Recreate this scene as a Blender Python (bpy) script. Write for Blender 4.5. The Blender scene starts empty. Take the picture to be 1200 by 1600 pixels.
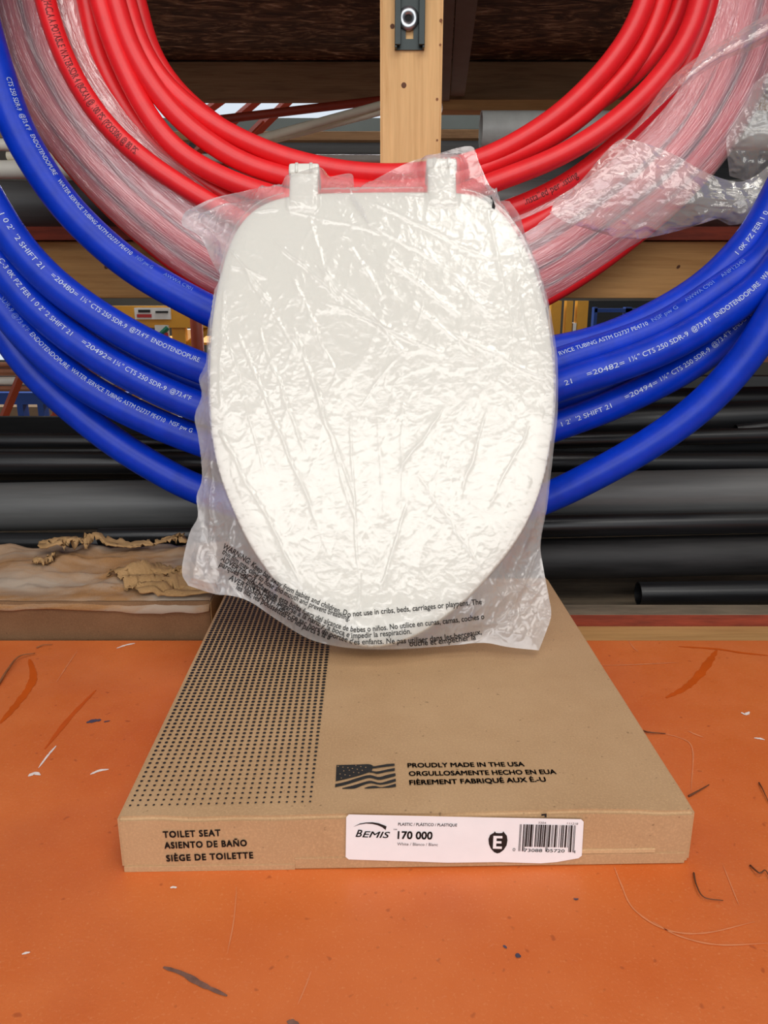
import bpy, bmesh, math, random
import numpy as np
from mathutils import Vector, Matrix
from mathutils.bvhtree import BVHTree
random.seed(7)
S = bpy.context.scene
COL = S.collection

# ------------------------------------------------------------ camera, light
T = 0.80                       # height of the table top above the floor
CZ = T + 0.358                 # camera height
PITCH = math.radians(15.7)
FPX = 1200.0
cam_d = bpy.data.cameras.new('camera')
cam_d.sensor_width = 36.0
cam_d.lens = 36.0 * FPX / 1600.0
cam_d.clip_start = 0.02
cam = bpy.data.objects.new('camera', cam_d)
cam.location = (0, 0, CZ)
cam.rotation_euler = (math.pi / 2 - PITCH, 0, 0)
COL.objects.link(cam)
S.camera = cam
S.view_settings.view_transform = 'Standard'
S.view_settings.look = 'None'
S.view_settings.gamma = 1.0
S.view_settings.use_curve_mapping = False
S.view_settings.exposure = 0.0
W = bpy.data.worlds.new('world'); S.world = W
W.use_nodes = True
W.node_tree.nodes['Background'].inputs[0].default_value = (0.86, 0.93, 1.0, 1)
W.node_tree.nodes['Background'].inputs[1].default_value = 0.22

def area_light(name, loc, target, sx, sy, power, col=(1, 1, 1)):
    d = bpy.data.lights.new(name, 'AREA'); d.shape = 'RECTANGLE'
    d.size = sx; d.size_y = sy; d.energy = power; d.color = col
    o = bpy.data.objects.new(name, d); COL.objects.link(o)
    o.location = loc
    o.rotation_euler = (Vector(target) - Vector(loc)).to_track_quat('-Z', 'Y').to_euler()
    return o
# rows of warehouse ceiling lamps: over the aisle behind the camera, over this table, and over the far aisle; plus added fill lights
area_light('aisle_lamp', (0.2, -1.5, 3.3), (0, 0.9, 1.0), 3.6, 0.9, 50, (1.0, 0.965, 0.92))
area_light('added_front_fill', (-0.3, -3.2, 2.1), (0, 1.0, 1.25), 3.4, 1.5, 62, (0.97, 0.98, 1.0))  # added low fill behind the camera, brightens front faces inside the rack
area_light('table_lamp', (0.7, 0.1, 3.5), (0.0, 0.75, 0.8), 1.2, 0.5, 14, (1.0, 0.95, 0.88))
area_light('added_rear_fill', (-0.4, 6.6, 3.1), (0, 1.5, 1.2), 3.0, 0.8, 150, (0.95, 0.97, 1.0))  # added fill from the rear, aimed under the upper shelf to brighten the pipes
area_light('far_aisle_lamp', (-0.8, 4.0, 4.0), (-0.3, 4.6, 0.8), 3.0, 1.0, 110, (0.95, 0.97, 1.0))

# ------------------------------------------------------------ pixel geometry
CP, SP = math.cos(PITCH), math.sin(PITCH)
CAM = Vector((0, 0, CZ))
def ray(px, py):
    cx = (px - 600) / FPX; cy = (800 - py) / FPX
    return Vector((cx, CP + cy * SP, -SP + cy * CP))
def PY(px, py, y):             # point of that sight line at distance y from the camera
    r = ray(px, py); return CAM + r * (y / r.y)
def PZ(px, py, z):             # point of that sight line at height z
    r = ray(px, py); return CAM + r * ((z - CZ) / r.z)
def PP(px, py, o, n):          # point of that sight line in a plane
    r = ray(px, py); return CAM + r * ((Vector(o) - CAM).dot(n) / r.dot(n))
def to_px(p):
    d = Vector(p) - CAM
    zz = d.y * CP - d.z * SP; up = d.y * SP + d.z * CP
    return 600 + FPX * d.x / zz, 800 - FPX * up / zz

# ------------------------------------------------------------ materials
def srgb(r, g, b):
    f = lambda c: ((c / 255 + 0.055) / 1.055) ** 2.4 if c > 10 else c / 255 / 12.92
    return (f(r), f(g), f(b), 1)
def mk(name):
    m = bpy.data.materials.new(name); m.use_nodes = True
    nt = m.node_tree; return m, nt, nt.nodes['Principled BSDF']
def coords(nt, scale=(1, 1, 1)):
    tc = nt.nodes.new('ShaderNodeTexCoord'); mp = nt.nodes.new('ShaderNodeMapping')
    mp.inputs['Scale'].default_value = scale
    nt.links.new(tc.outputs['Object'], mp.inputs[0]); return mp.outputs[0]
def noise(nt, vec, scale, detail=4, rough=0.6, dist=0.0):
    n = nt.nodes.new('ShaderNodeTexNoise')
    n.inputs['Scale'].default_value = scale; n.inputs['Detail'].default_value = detail
    n.inputs['Roughness'].default_value = rough; n.inputs['Distortion'].default_value = dist
    nt.links.new(vec, n.inputs['Vector']); return n.outputs['Fac']
def ramp(nt, fac, stops):
    r = nt.nodes.new('ShaderNodeValToRGB')
    while len(r.color_ramp.elements) < len(stops): r.color_ramp.elements.new(0.5)
    for e, (p, c) in zip(r.color_ramp.elements, stops): e.position = p; e.color = c
    nt.links.new(fac, r.inputs[0]); return r.outputs[0]
def mixc(nt, fac, a, b, mode='MIX'):
    n = nt.nodes.new('ShaderNodeMix'); n.data_type = 'RGBA'; n.blend_type = mode
    for s, v in ((n.inputs[0], fac), (n.inputs[6], a), (n.inputs[7], b)):
        if hasattr(v, 'is_output'): nt.links.new(v, s)
        else: s.default_value = v
    return n.outputs[2]
def bump(nt, p, h, strength, dist=0.001):
    b = nt.nodes.new('ShaderNodeBump'); b.inputs['Strength'].default_value = strength
    b.inputs['Distance'].default_value = dist
    nt.links.new(h, b.inputs['Height']); nt.links.new(b.outputs[0], p.inputs['Normal'])
def pbr(name, col, rough=0.5, var=0.12, scale=30, bmp=0.0, bscale=300, spec=0.5, metal=0.0, stretch=(1, 1, 1)):
    m, nt, p = mk(name)
    v = coords(nt, stretch)
    n = noise(nt, v, scale)
    lo = tuple(c * (1 - var) for c in col[:3]) + (1,); hi = tuple(min(1, c * (1 + var)) for c in col[:3]) + (1,)
    nt.links.new(ramp(nt, n, [(0.3, lo), (0.7, hi)]), p.inputs['Base Color'])
    p.inputs['Roughness'].default_value = rough; p.inputs['Specular IOR Level'].default_value = spec
    p.inputs['Metallic'].default_value = metal
    if bmp: bump(nt, p, noise(nt, v, bscale, 3), bmp)
    return m
def wood(name, base, dark, axis, knots=True, rough=0.7):
    m, nt, p = mk(name)
    st = [9, 9, 9]; st[axis] = 0.7
    v = coords(nt, st)
    g = noise(nt, v, 6, 6, 0.65, 0.6)
    c = ramp(nt, g, [(0.32, dark), (0.5, base), (0.68, tuple(min(1, x * 1.18) for x in base[:3]) + (1,))])
    st2 = [30, 30, 30]; st2[axis] = 1.2
    f = noise(nt, coords(nt, st2), 9, 3)
    c = mixc(nt, 0.35, c, ramp(nt, f, [(0.35, dark), (0.6, base)]), 'MIX')
    nt.links.new(c, p.inputs['Base Color'])
    p.inputs['Roughness'].default_value = rough; p.inputs['Specular IOR Level'].default_value = 0.25
    bump(nt, p, f, 0.25, 0.0006)
    return m
def emis(name, col, s):
    m, nt, p = mk(name)
    p.inputs['Base Color'].default_value = (0.05, 0.05, 0.05, 1)
    p.inputs['Emission Color'].default_value = col; p.inputs['Emission Strength'].default_value = s
    return m

M = {}
# orange painted table top: speckle, fine scratches, worn haze
m, nt, p = mk('orange_paint')
v = coords(nt)
c = ramp(nt, noise(nt, v, 9, 5, 0.6), [(0.3, srgb(210, 102, 40)), (0.7, srgb(222, 119, 58))])
c = mixc(nt, ramp(nt, noise(nt, v, 520, 2, 0.6), [(0.58, (0, 0, 0, 1)), (0.80, (0.5, 0.5, 0.5, 1))]), c, srgb(232, 156, 100))
c = mixc(nt, ramp(nt, noise(nt, coords(nt, (1, 5, 1)), 60, 3, 0.7, 2.5), [(0.66, (0, 0, 0, 1)), (0.76, (0.4, 0.4, 0.4, 1))]), c, srgb(226, 152, 112))
c = mixc(nt, ramp(nt, noise(nt, v, 5.5, 3), [(0.5, (0, 0, 0, 1)), (0.8, (0.35, 0.35, 0.35, 1))]), c, srgb(180, 92, 58))
c = mixc(nt, ramp(nt, noise(nt, v, 140, 1), [(0.22, (0.5, 0.5, 0.5, 1)), (0.30, (0, 0, 0, 1))]), c, srgb(150, 62, 26))
nt.links.new(c, p.inputs['Base Color'])
nt.links.new(ramp(nt, noise(nt, v, 40, 4), [(0.3, (0.36,) * 3 + (1,)), (0.7, (0.58,) * 3 + (1,))]), p.inputs['Roughness'])
bump(nt, p, noise(nt, v, 420, 3), 0.35, 0.0005)
M['orange'] = m
# kraft board
def kraft(name, a, b, stain=None):
    m, nt, p = mk(name); v = coords(nt)
    c = ramp(nt, noise(nt, v, 14, 4), [(0.3, a), (0.7, b)])
    c = mixc(nt, ramp(nt, noise(nt, v, 700, 2), [(0.45, (0, 0, 0, 1)), (0.8, (0.5, 0.5, 0.5, 1))]), c, tuple(min(1, x * 1.35) for x in b[:3]) + (1,))
    c = mixc(nt, ramp(nt, noise(nt, v, 260, 1), [(0.2, (0.7, 0.7, 0.7, 1)), (0.27, (0, 0, 0, 1))]), c, tuple(x * 0.5 for x in a[:3]) + (1,))
    if stain:
        c = mixc(nt, ramp(nt, noise(nt, coords(nt, (0.6, 1.6, 1.6)), 8, 5, 0.62, 0.8), [(0.38, (0, 0, 0, 1)), (0.58, (0.85, 0.85, 0.85, 1))]), c, stain)
    nt.links.new(c, p.inputs['Base Color'])
    p.inputs['Roughness'].default_value = 0.78; p.inputs['Specular IOR Level'].default_value = 0.25
    bump(nt, p, noise(nt, v, 90, 5), 0.25, 0.0008)
    return m
M['kraft'] = kraft('kraft_board', srgb(180, 143, 104), srgb(192, 156, 117))
M['kraft_edge'] = kraft('kraft_edge', srgb(196, 160, 118), srgb(205, 172, 130))
M['old_card'] = kraft('old_cardboard', srgb(140, 100, 62), srgb(158, 118, 78), srgb(166, 152, 136))
M['torn_card'] = kraft('torn_cardboard', srgb(150, 116, 74), srgb(176, 140, 96))
M['ink'] = pbr('black_ink', srgb(20, 18, 18), 0.6, 0.2, 400)
M['ink_soft'] = pbr('grey_ink', srgb(96, 92, 94), 0.6, 0.1)
M['ink_worn'] = pbr('worn_black_ink', srgb(24, 22, 22), 0.6, 0.3, 500)
M['label'] = pbr('label_paper', srgb(247, 246, 248), 0.5, 0.02, 60)
M['seat'] = pbr('white_seat_plastic', srgb(232, 230, 220), 0.22, 0.01, 10)
M['red'] = pbr('red_tubing', srgb(238, 34, 40), 0.38, 0.06, 60, 0.08, 500)
M['blue'] = pbr('blue_tubing', srgb(4, 54, 190), 0.36, 0.14, 45, 0.12, 350, spec=0.3)
M['print_white'] = pbr('white_tube_print', srgb(196, 210, 240), 0.6, 0.25, 600)
M['print_dim'] = pbr('dim_tube_print', srgb(112, 140, 220), 0.6, 0.3, 600)
M['print_dark'] = pbr('dark_tube_print', srgb(92, 10, 16), 0.6, 0.3, 600)
M['post'] = wood('pine_post', srgb(230, 186, 130), srgb(208, 160, 104), 2)
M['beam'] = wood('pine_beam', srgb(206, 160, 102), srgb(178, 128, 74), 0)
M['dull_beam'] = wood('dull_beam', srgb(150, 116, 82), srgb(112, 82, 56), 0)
M['tan_plank'] = wood('tan_plank', srgb(190, 146, 92), srgb(164, 120, 72), 0)
M['red_edge'] = pbr('red_painted_board', srgb(138, 56, 34), 0.7, 0.35, 40, 0.3, 60, stretch=(0.4, 3, 3))
M['dusty'] = pbr('dusty_board_top', srgb(112, 98, 80), 0.9, 0.35, 30, 0.3, 80, stretch=(0.5, 2, 1))
M['dark_metal'] = pbr('dark_strut_metal', srgb(34, 44, 42), 0.35, 0.15, 30, metal=0.3)
M['zinc'] = pbr('zinc_washer', srgb(176, 180, 184), 0.32, 0.1, 60, metal=0.9)
M['hole'] = pbr('dark_hole', srgb(12, 10, 10), 0.8)
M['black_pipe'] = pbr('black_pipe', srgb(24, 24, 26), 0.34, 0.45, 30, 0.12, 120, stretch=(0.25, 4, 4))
M['scuffed_pipe'] = pbr('scuffed_black_pipe', srgb(36, 34, 34), 0.6, 0.5, 22, 0.2, 80, stretch=(0.4, 3, 3))
M['grey_pipe'] = pbr('grey_pipe', srgb(92, 92, 91), 0.42, 0.10, 40, 0.08, 200, stretch=(0.3, 4, 4))
M['lgrey_pipe'] = pbr('light_grey_pipe', srgb(204, 209, 203), 0.4, 0.08, 40)
M['white_pipe'] = pbr('white_pipe', srgb(236, 232, 220), 0.35, 0.05, 20)
M['cream_pipe'] = pbr('cream_pipe', srgb(246, 236, 210), 0.4, 0.06, 20)
M['copper'] = pbr('copper_pipe', srgb(176, 116, 88), 0.35, 0.12, 20, metal=0.6)
M['rust'] = pbr('rust_red_paint', srgb(150, 52, 30), 0.5, 0.12, 20)
M['o_steel'] = pbr('orange_steel', srgb(186, 76, 38), 0.45, 0.1, 20)
M['yellow'] = pbr('yellow_steel', srgb(214, 150, 40), 0.45, 0.1, 10)
M['b_steel'] = pbr('blue_steel', srgb(34, 72, 150), 0.45, 0.1, 10)
M['carton'] = pbr('plain_carton', srgb(150, 122, 92), 0.8, 0.1, 10)
M['wall'] = pbr('far_wall_paint', srgb(92, 84, 74), 0.8, 0.1, 3)
M['concrete'] = pbr('concrete_floor', srgb(120, 114, 106), 0.7, 0.15, 4)
M['teal_steel'] = pbr('teal_grey_steel', srgb(96, 108, 106), 0.5, 0.1, 6)
M['grey_board'] = pbr('grey_board', srgb(132, 122, 108), 0.7, 0.1, 20)
M['glow'] = emis('daylight_opening', (0.80, 0.89, 1, 1), 0.85)
M['sign_white'] = pbr('sign_white', srgb(226, 222, 214), 0.6, 0.03)
M['sign_red'] = pbr('sign_red', srgb(176, 40, 40), 0.6, 0.03)
M['sign_green'] = pbr('sign_green', srgb(30, 110, 84), 0.6, 0.03)
M['tan_dot'] = M['kraft']
M['stain_dark'] = pbr('dark_orange_stain', srgb(204, 86, 14), 0.35, 0.1, 30)
M['stain_white'] = pbr('white_paint_fleck', srgb(236, 222, 214), 0.7, 0.1, 200)
M['stain_grey'] = pbr('grey_scuff', srgb(122, 84, 70), 0.7, 0.35, 160)
M['stain_navy'] = pbr('navy_fleck', srgb(74, 66, 84), 0.6, 0.2, 100)
M['stain_pale'] = pbr('pale_scratch', srgb(218, 132, 84), 0.7, 0.1, 100)
M['fibre'] = pbr('dark_fibre', srgb(98, 58, 32), 0.7, 0.2, 60)
M['splinter'] = pbr('brown_splinter', srgb(140, 88, 50), 0.7, 0.3, 80)
# OSB underside
m, nt, p = mk('strand_board')
v = coords(nt, (1, 2.6, 1))
c = ramp(nt, noise(nt, v, 9, 4, 0.65, 2.2), [(0.36, srgb(58, 40, 24)), (0.5, srgb(96, 72, 48)), (0.6, srgb(150, 124, 92)), (0.7, srgb(206, 186, 156))])
nt.links.new(c, p.inputs['Base Color']); p.inputs['Roughness'].default_value = 0.85
M['osb'] = m
# clear / milky films
def film(name, col, body, gloss_rough, gloss_min, bs, bstr, uv=None, cap=0.26, tl_f=0.45):
    m = bpy.data.materials.new(name); m.use_nodes = True
    nt = m.node_tree; nt.nodes.clear(); N = nt.nodes.new; L = nt.links.new
    out = N('ShaderNodeOutputMaterial')
    tr = N('ShaderNodeBsdfTransparent')
    di = N('ShaderNodeBsdfDiffuse'); di.inputs[0].default_value = col
    tl = N('ShaderNodeBsdfTranslucent'); tl.inputs[0].default_value = col
    gl = N('ShaderNodeBsdfGlossy'); gl.inputs['Roughness'].default_value = gloss_rough
    gl.inputs[0].default_value = (1, 1, 1, 1)
    if uv:
        um = N('ShaderNodeUVMap'); mp = N('ShaderNodeMapping'); mp.inputs['Scale'].default_value = uv
        L(um.outputs[0], mp.inputs[0]); v = mp.outputs[0]
    else: v = coords(nt)
    h = noise(nt, v, bs, 4, 0.55, 1.2)
    b = N('ShaderNodeBump'); b.inputs['Strength'].default_value = bstr; b.inputs['Distance'].default_value = 0.002
    L(h, b.inputs['Height'])
    for s in (di, tl, gl): L(b.outputs[0], s.inputs['Normal'])
    m1 = N('ShaderNodeMixShader'); m1.inputs[0].default_value = tl_f; L(di.outputs[0], m1.inputs[1]); L(tl.outputs[0], m1.inputs[2])
    m2 = N('ShaderNodeMixShader'); m2.inputs[0].default_value = body; L(tr.outputs[0], m2.inputs[1]); L(m1.outputs[0], m2.inputs[2])
    fr = N('ShaderNodeFresnel'); fr.inputs[0].default_value = 1.45
    ma = N('ShaderNodeMath'); ma.operation = 'MULTIPLY_ADD'; ma.use_clamp = True
    L(fr.outputs[0], ma.inputs[0]); ma.inputs[1].default_value = 0.9; ma.inputs[2].default_value = gloss_min
    mn = N('ShaderNodeMath'); mn.operation = 'MINIMUM'; mn.inputs[1].default_value = cap; L(ma.outputs[0], mn.inputs[0])
    m3 = N('ShaderNodeMixShader'); L(mn.outputs[0], m3.inputs[0]); L(m2.outputs[0], m3.inputs[1]); L(gl.outputs[0], m3.inputs[2])
    L(m3.outputs[0], out.inputs[0])
    return m
M['bag'] = film('milky_bag_film', srgb(250, 248, 246), 0.33, 0.11, 0.02, 70, 0.3)
M['wrap'] = film('clear_stretch_wrap', srgb(250, 236, 238), 0.38, 0.12, 0.07, 1.0, 0.95, (18, 120, 1), 0.27, 0.2)
M['wrap_loose'] = film('loose_clear_wrap', srgb(240, 234, 226), 0.30, 0.13, 0.03, 70, 0.35, None, 0.26, 0.25)

# ------------------------------------------------------------ object helpers
BASE = {}
def tag(o, label=None, cat=None, group=None, kind=None):
    if label: o['label'] = label
    if cat: o['category'] = cat
    if group: o['group'] = group
    if kind: o['kind'] = kind
    return o
def empty(name, loc, label, cat, group=None):
    o = bpy.data.objects.new(name, None); COL.objects.link(o)
    o.location = loc; o.empty_display_size = 0.05
    BASE[o.name] = Vector(loc)
    return tag(o, label, cat, group)
def obj(name, verts, faces, mat, parent=None, smooth=True, label=None, cat=None, group=None, kind=None):
    """one mesh object; verts are world points"""
    vs = [Vector(q) for q in verts]
    if parent is not None: base = BASE[parent.name]
    else:
        base = Vector((sum(q.x for q in vs) / len(vs), sum(q.y for q in vs) / len(vs), min(q.z for q in vs)))
    me = bpy.data.meshes.new(name)
    me.from_pydata([tuple(q - base) for q in vs], [], faces)
    mats = mat if isinstance(mat, (list, tuple)) else [mat]
    for x in mats: me.materials.append(x)
    if smooth:
        me.polygons.foreach_set('use_smooth', [True] * len(me.polygons))
    me.update()
    o = bpy.data.objects.new(name, me); COL.objects.link(o)
    BASE[o.name] = base
    if parent is None: o.location = base
    else: o.parent = parent
    return tag(o, label, cat, group, kind)

class MB:
    def __init__(s): s.v = []; s.f = []
    def add(s, v, f):
        k = len(s.v); s.v += [Vector(q) for q in v]; s.f += [[i + k for i in q] for q in f]; return s
    def box(s, a, b, bev=0.0, axes=None):
        """axis-aligned box a..b (or in the frame axes=(origin,X,Y,Z)) with optional bevel"""
        bm = bmesh.new(); bmesh.ops.create_cube(bm, size=1)
        a = Vector(a); b = Vector(b); c = (a + b) / 2; d = b - a
        for q in bm.verts: q.co = Vector((q.co.x * d.x, q.co.y * d.y, q.co.z * d.z)) + c
        if bev: bmesh.ops.bevel(bm, geom=bm.edges[:], offset=bev, segments=3, affect='EDGES', profile=0.6)
        bm.verts.index_update()
        vs = [q.co.copy() for q in bm.verts]
        if axes:
            o, X, Y, Z = axes; vs = [o + X * q.x + Y * q.y + Z * q.z for q in vs]
        s.add(vs, [[w.index for w in f.verts] for f in bm.faces]); bm.free(); return s
    def tube(s, pts, r, n=18, closed=False, cap=True, r2=None):
        v, f = tube(pts, r, n, closed, cap, r2); return s.add(v, f)
    def build(s, name, mat, parent=None, smooth=False, **k):
        return obj(name, s.v, s.f, mat, parent, smooth, **k)

def catmull(pts, n=8, closed=False):
    pts = [Vector(q) for q in pts]; out = []; N = len(pts)
    rng = range(N if closed else N - 1)
    for i in rng:
        if closed: a, b, c, d = pts[i - 1], pts[i], pts[(i + 1) % N], pts[(i + 2) % N]
        else:
            b, c = pts[i], pts[i + 1]
            a = pts[i - 1] if i else b * 2 - c
            d = pts[i + 2] if i + 2 < N else c * 2 - b
        for k in range(n):
            t = k / n
            out.append(0.5 * ((2 * b) + (c - a) * t + (2 * a - 5 * b + 4 * c - d) * t * t + (3 * b - a - 3 * c + d) * t ** 3))
    if not closed: out.append(pts[-1].copy())
    return out
def resample(pts, step, closed=False):
    P = np.array([tuple(q) for q in (list(pts) + [pts[0]] if closed else pts)])
    d = np.r_[0, np.cumsum(np.linalg.norm(np.diff(P, axis=0), axis=1))]
    n = max(2, int(d[-1] / step)); s = np.linspace(0, d[-1], n + 1)
    if closed: s = s[:-1]
    return [Vector((np.interp(x, d, P[:, 0]), np.interp(x, d, P[:, 1]), np.interp(x, d, P[:, 2]))) for x in s]
def smooth_pts(pts, it, closed=True):
    A = np.array([tuple(q) for q in pts])
    for _ in range(it):
        if closed: A = 0.5 * A + 0.25 * (np.roll(A, 1, 0) + np.roll(A, -1, 0))
        else:
            B = A.copy(); B[1:-1] = 0.5 * A[1:-1] + 0.25 * (A[:-2] + A[2:]); A = B
    return [Vector(q) for q in A]
def tube(pts, r, n=18, closed=False, cap=True, r2=None):
    N = len(pts); vs = []; fs = []
    ref = None
    for i, q in enumerate(pts):
        if closed: t = pts[(i + 1) % N] - pts[i - 1]
        else: t = pts[min(i + 1, N - 1)] - pts[max(i - 1, 0)]
        t.normalize()
        if ref is None:
            ref = Vector((0, 1, 0)) if abs(t.y) < 0.9 else Vector((0, 0, 1))
        u = (ref - t * ref.dot(t)).normalized(); w = t.cross(u); ref = u if not closed else ref
        rr = r if r2 is None else r + (r2 - r) * i / (N - 1)
        for k in range(n):
            a = 2 * math.pi * k / n
            vs.append(q + (u * math.cos(a) + w * math.sin(a)) * rr)
    for i in range(N if closed else N - 1):
        j = (i + 1) % N
        for k in range(n):
            l = (k + 1) % n
            fs.append([i * n + k, i * n + l, j * n + l, j * n + k])
    if cap and not closed:
        fs.append(list(range(n))[::-1]); fs.append([(N - 1) * n + k for k in range(n)])
    return vs, fs
def ring_pipe(a, b, r, ri=None, n=32):
    """straight pipe with open ends and wall thickness"""
    ri = ri or r * 0.9
    a = Vector(a); b = Vector(b); t = (b - a).normalized()
    u = (Vector((0, 0, 1)) - t * t.z).normalized() if abs(t.z) < 0.9 else Vector((1, 0, 0)); w = t.cross(u)
    seq = [(a, ri), (a, r), (b, r), (b, ri)]
    vs = []; fs = []
    for q, rr in seq:
        for k in range(n):
            an = 2 * math.pi * k / n; vs.append(q + (u * math.cos(an) + w * math.sin(an)) * rr)
    for s in range(4):
        e = (s + 1) % 4
        for k in range(n):
            l = (k + 1) % n; fs.append([s * n + k, s * n + l, e * n + l, e * n + k])
    return vs, fs

# text --------------------------------------------------------------------
def text2d(body, size=1.0, bold=0.0, shear=0.0, spacing=1.0):
    cu = bpy.data.curves.new('t', 'FONT'); cu.body = body; cu.size = 1.0
    cu.shear = shear; cu.space_character = spacing; cu.resolution_u = 3
    o = bpy.data.objects.new('t', cu); COL.objects.link(o)
    dg = bpy.context.evaluated_depsgraph_get()
    me = o.evaluated_get(dg).to_mesh()
    v = np.array([q.co[:2] for q in me.vertices]) if len(me.vertices) else np.zeros((0, 2))
    f = [list(q.vertices) for q in me.polygons]
    o.evaluated_get(dg).to_mesh_clear()
    bpy.data.objects.remove(o); bpy.data.curves.remove(cu)
    if bold and len(v):             # heavier strokes: the glyphs thickened sideways and upwards
        k = len(v); b = bold * 0.75
        F = f; f = []; V = []
        for q, (dx, dy) in enumerate(((-b, -b), (b, -b), (b, b), (-b, b))):
            V.append(v + np.array([dx, dy])); f += [[i + q * k for i in p] for p in F]
        v = np.concatenate(V)
    return v * size, f
def text_plane(body, p0, p1, up, height, lift, bold=0.0, shear=0.0, spacing=1.0):
    """text from world point p0 to p1 (baseline), caps that high, lifted along n"""
    v, f = text2d(body, 1, bold, shear, spacing)
    X = (p1 - p0); w = X.length; X.normalize()
    x0, x1 = v[:, 0].min(), v[:, 0].max()
    sx = w / (x1 - x0); sy = height / 0.70
    n = X.cross(up).normalized()
    return [p0 + X * ((q[0] - x0) * sx) + up * (q[1] * sy) + n * lift for q in v], f

# numpy value noise ---------------------------------------------------------
_rs = np.random.RandomState(3)
_tab = _rs.rand(256, 256)
def vnoise(x, y):
    x0 = np.floor(x).astype(int); y0 = np.floor(y).astype(int)
    fx = x - x0; fy = y - y0
    fx = fx * fx * fx * (fx * (fx * 6 - 15) + 10); fy = fy * fy * fy * (fy * (fy * 6 - 15) + 10)
    g = lambda a, b: _tab[a % 256, b % 256]
    return (g(x0, y0) * (1 - fx) + g(x0 + 1, y0) * fx) * (1 - fy) + (g(x0, y0 + 1) * (1 - fx) + g(x0 + 1, y0 + 1) * fx) * fy
def ridge(x, y):
    return 1 - np.abs(2 * vnoise(x, y) - 1)
def crumple(x, y, seed=0):
    """creased-film height, 0..1-ish, from crossing folds with sharp ridges"""
    h = 0; x = x + seed * 7.31; y = y + seed * 3.77
    wx = x + 0.6 * vnoise(x * 0.7 + 5, y * 0.7); wy = y + 0.6 * vnoise(x * 0.7, y * 0.7 + 9)
    amp = 1.0; f = 1.0
    for k in range(4):
        c, s = math.cos(1.1 * k + 0.4), math.sin(1.1 * k + 0.4)
        h = h + amp * ridge((wx * c - wy * s) * f + 13 * k, (wx * s + wy * c) * f * 0.6 + 7 * k) ** 3
        amp *= 0.55; f *= 1.9
    return h / 2

# ------------------------------------------------------------ the room
def struct(name, mb, mat): return mb.build(name, mat, None, kind='structure')
struct('floor', MB().box((-7, -3.5, -0.05), (7, 9.0, 0)), M['concrete'])
struct('wall_back', MB().box((-7, 9.0, -0.05), (7, 9.1, 4.6)), M['wall'])
def back_panel(name, x0, y0, x1, y1, mat, d=8.98):
    a = PY(x0, y1, d); b = PY(x1, y0, d)
    return MB().box((a.x, d - 0.02, a.z), (b.x, d + 0.015, b.z)).build(name, mat, None, kind='structure')
back_panel('window_1', 240, 120, 600, 186, M['glow'])
back_panel('window_2', -160, 470, 70, 562, M['glow'])

# ------------------------------------------------------------ table
TB = 0.762                      # back edge of the table
tab = empty('table', (0, 0.40, 0), 'orange painted wooden work table under the cardboard box', 'table')
MB().box((-1.0, 0.06, T - 0.035), (1.0, TB, T), 0.002).build('tabletop', M['orange'], tab)
for sx in (-0.94, 0.94):
    for yy in (0.12, 0.70):
        MB().box((sx - 0.035, yy - 0.035, 0), (sx + 0.035, yy + 0.035, T - 0.035)).build('leg', M['o_steel'], tab)
def decal(name, pts, mat, parent=tab, z=T + 0.0004):
    vs = [PZ(a, b, z) for a, b in pts]
    return obj(name, vs, [list(range(len(vs)))[::-1]], mat, parent, False)
def streak(name, pts, w, mat, lift=0.0004):
    P = catmull([PZ(a, b, T + lift) for a, b in pts], 6)
    vs = []; fs = []
    for i, q in enumerate(P):
        t = (P[min(i + 1, len(P) - 1)] - P[max(i - 1, 0)]).normalized(); n = Vector((-t.y, t.x, 0))
        k = i / (len(P) - 1); ww = w * (0.25 + 0.75 * math.sin(math.pi * min(1, max(0, k))) ** 0.7) * (0.75 + 0.5 * random.random())
        vs += [q + n * ww, q - n * ww]
        if i: fs.append([2 * i - 2, 2 * i - 1, 2 * i + 1, 2 * i])
    return obj(name, vs, fs, mat, tab, False)
streak('drip_stain', [(1041, 1090), (1070, 1075), (1092, 1055), (1107, 1035), (1120, 1016)], 0.0042, M['stain_dark'])
streak('drip_stain', [(1060, 1010), (1120, 1014), (1160, 1020), (1200, 1024)], 0.0020, M['stain_dark'])
streak('drip_stain', [(0, 1130), (22, 1105), (45, 1075), (52, 1055), (46, 1030)], 0.0038, M['stain_dark'])
streak('drip_stain', [(70, 1170), (110, 1120), (150, 1078)], 0.0022, M['stain_dark'])
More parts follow.
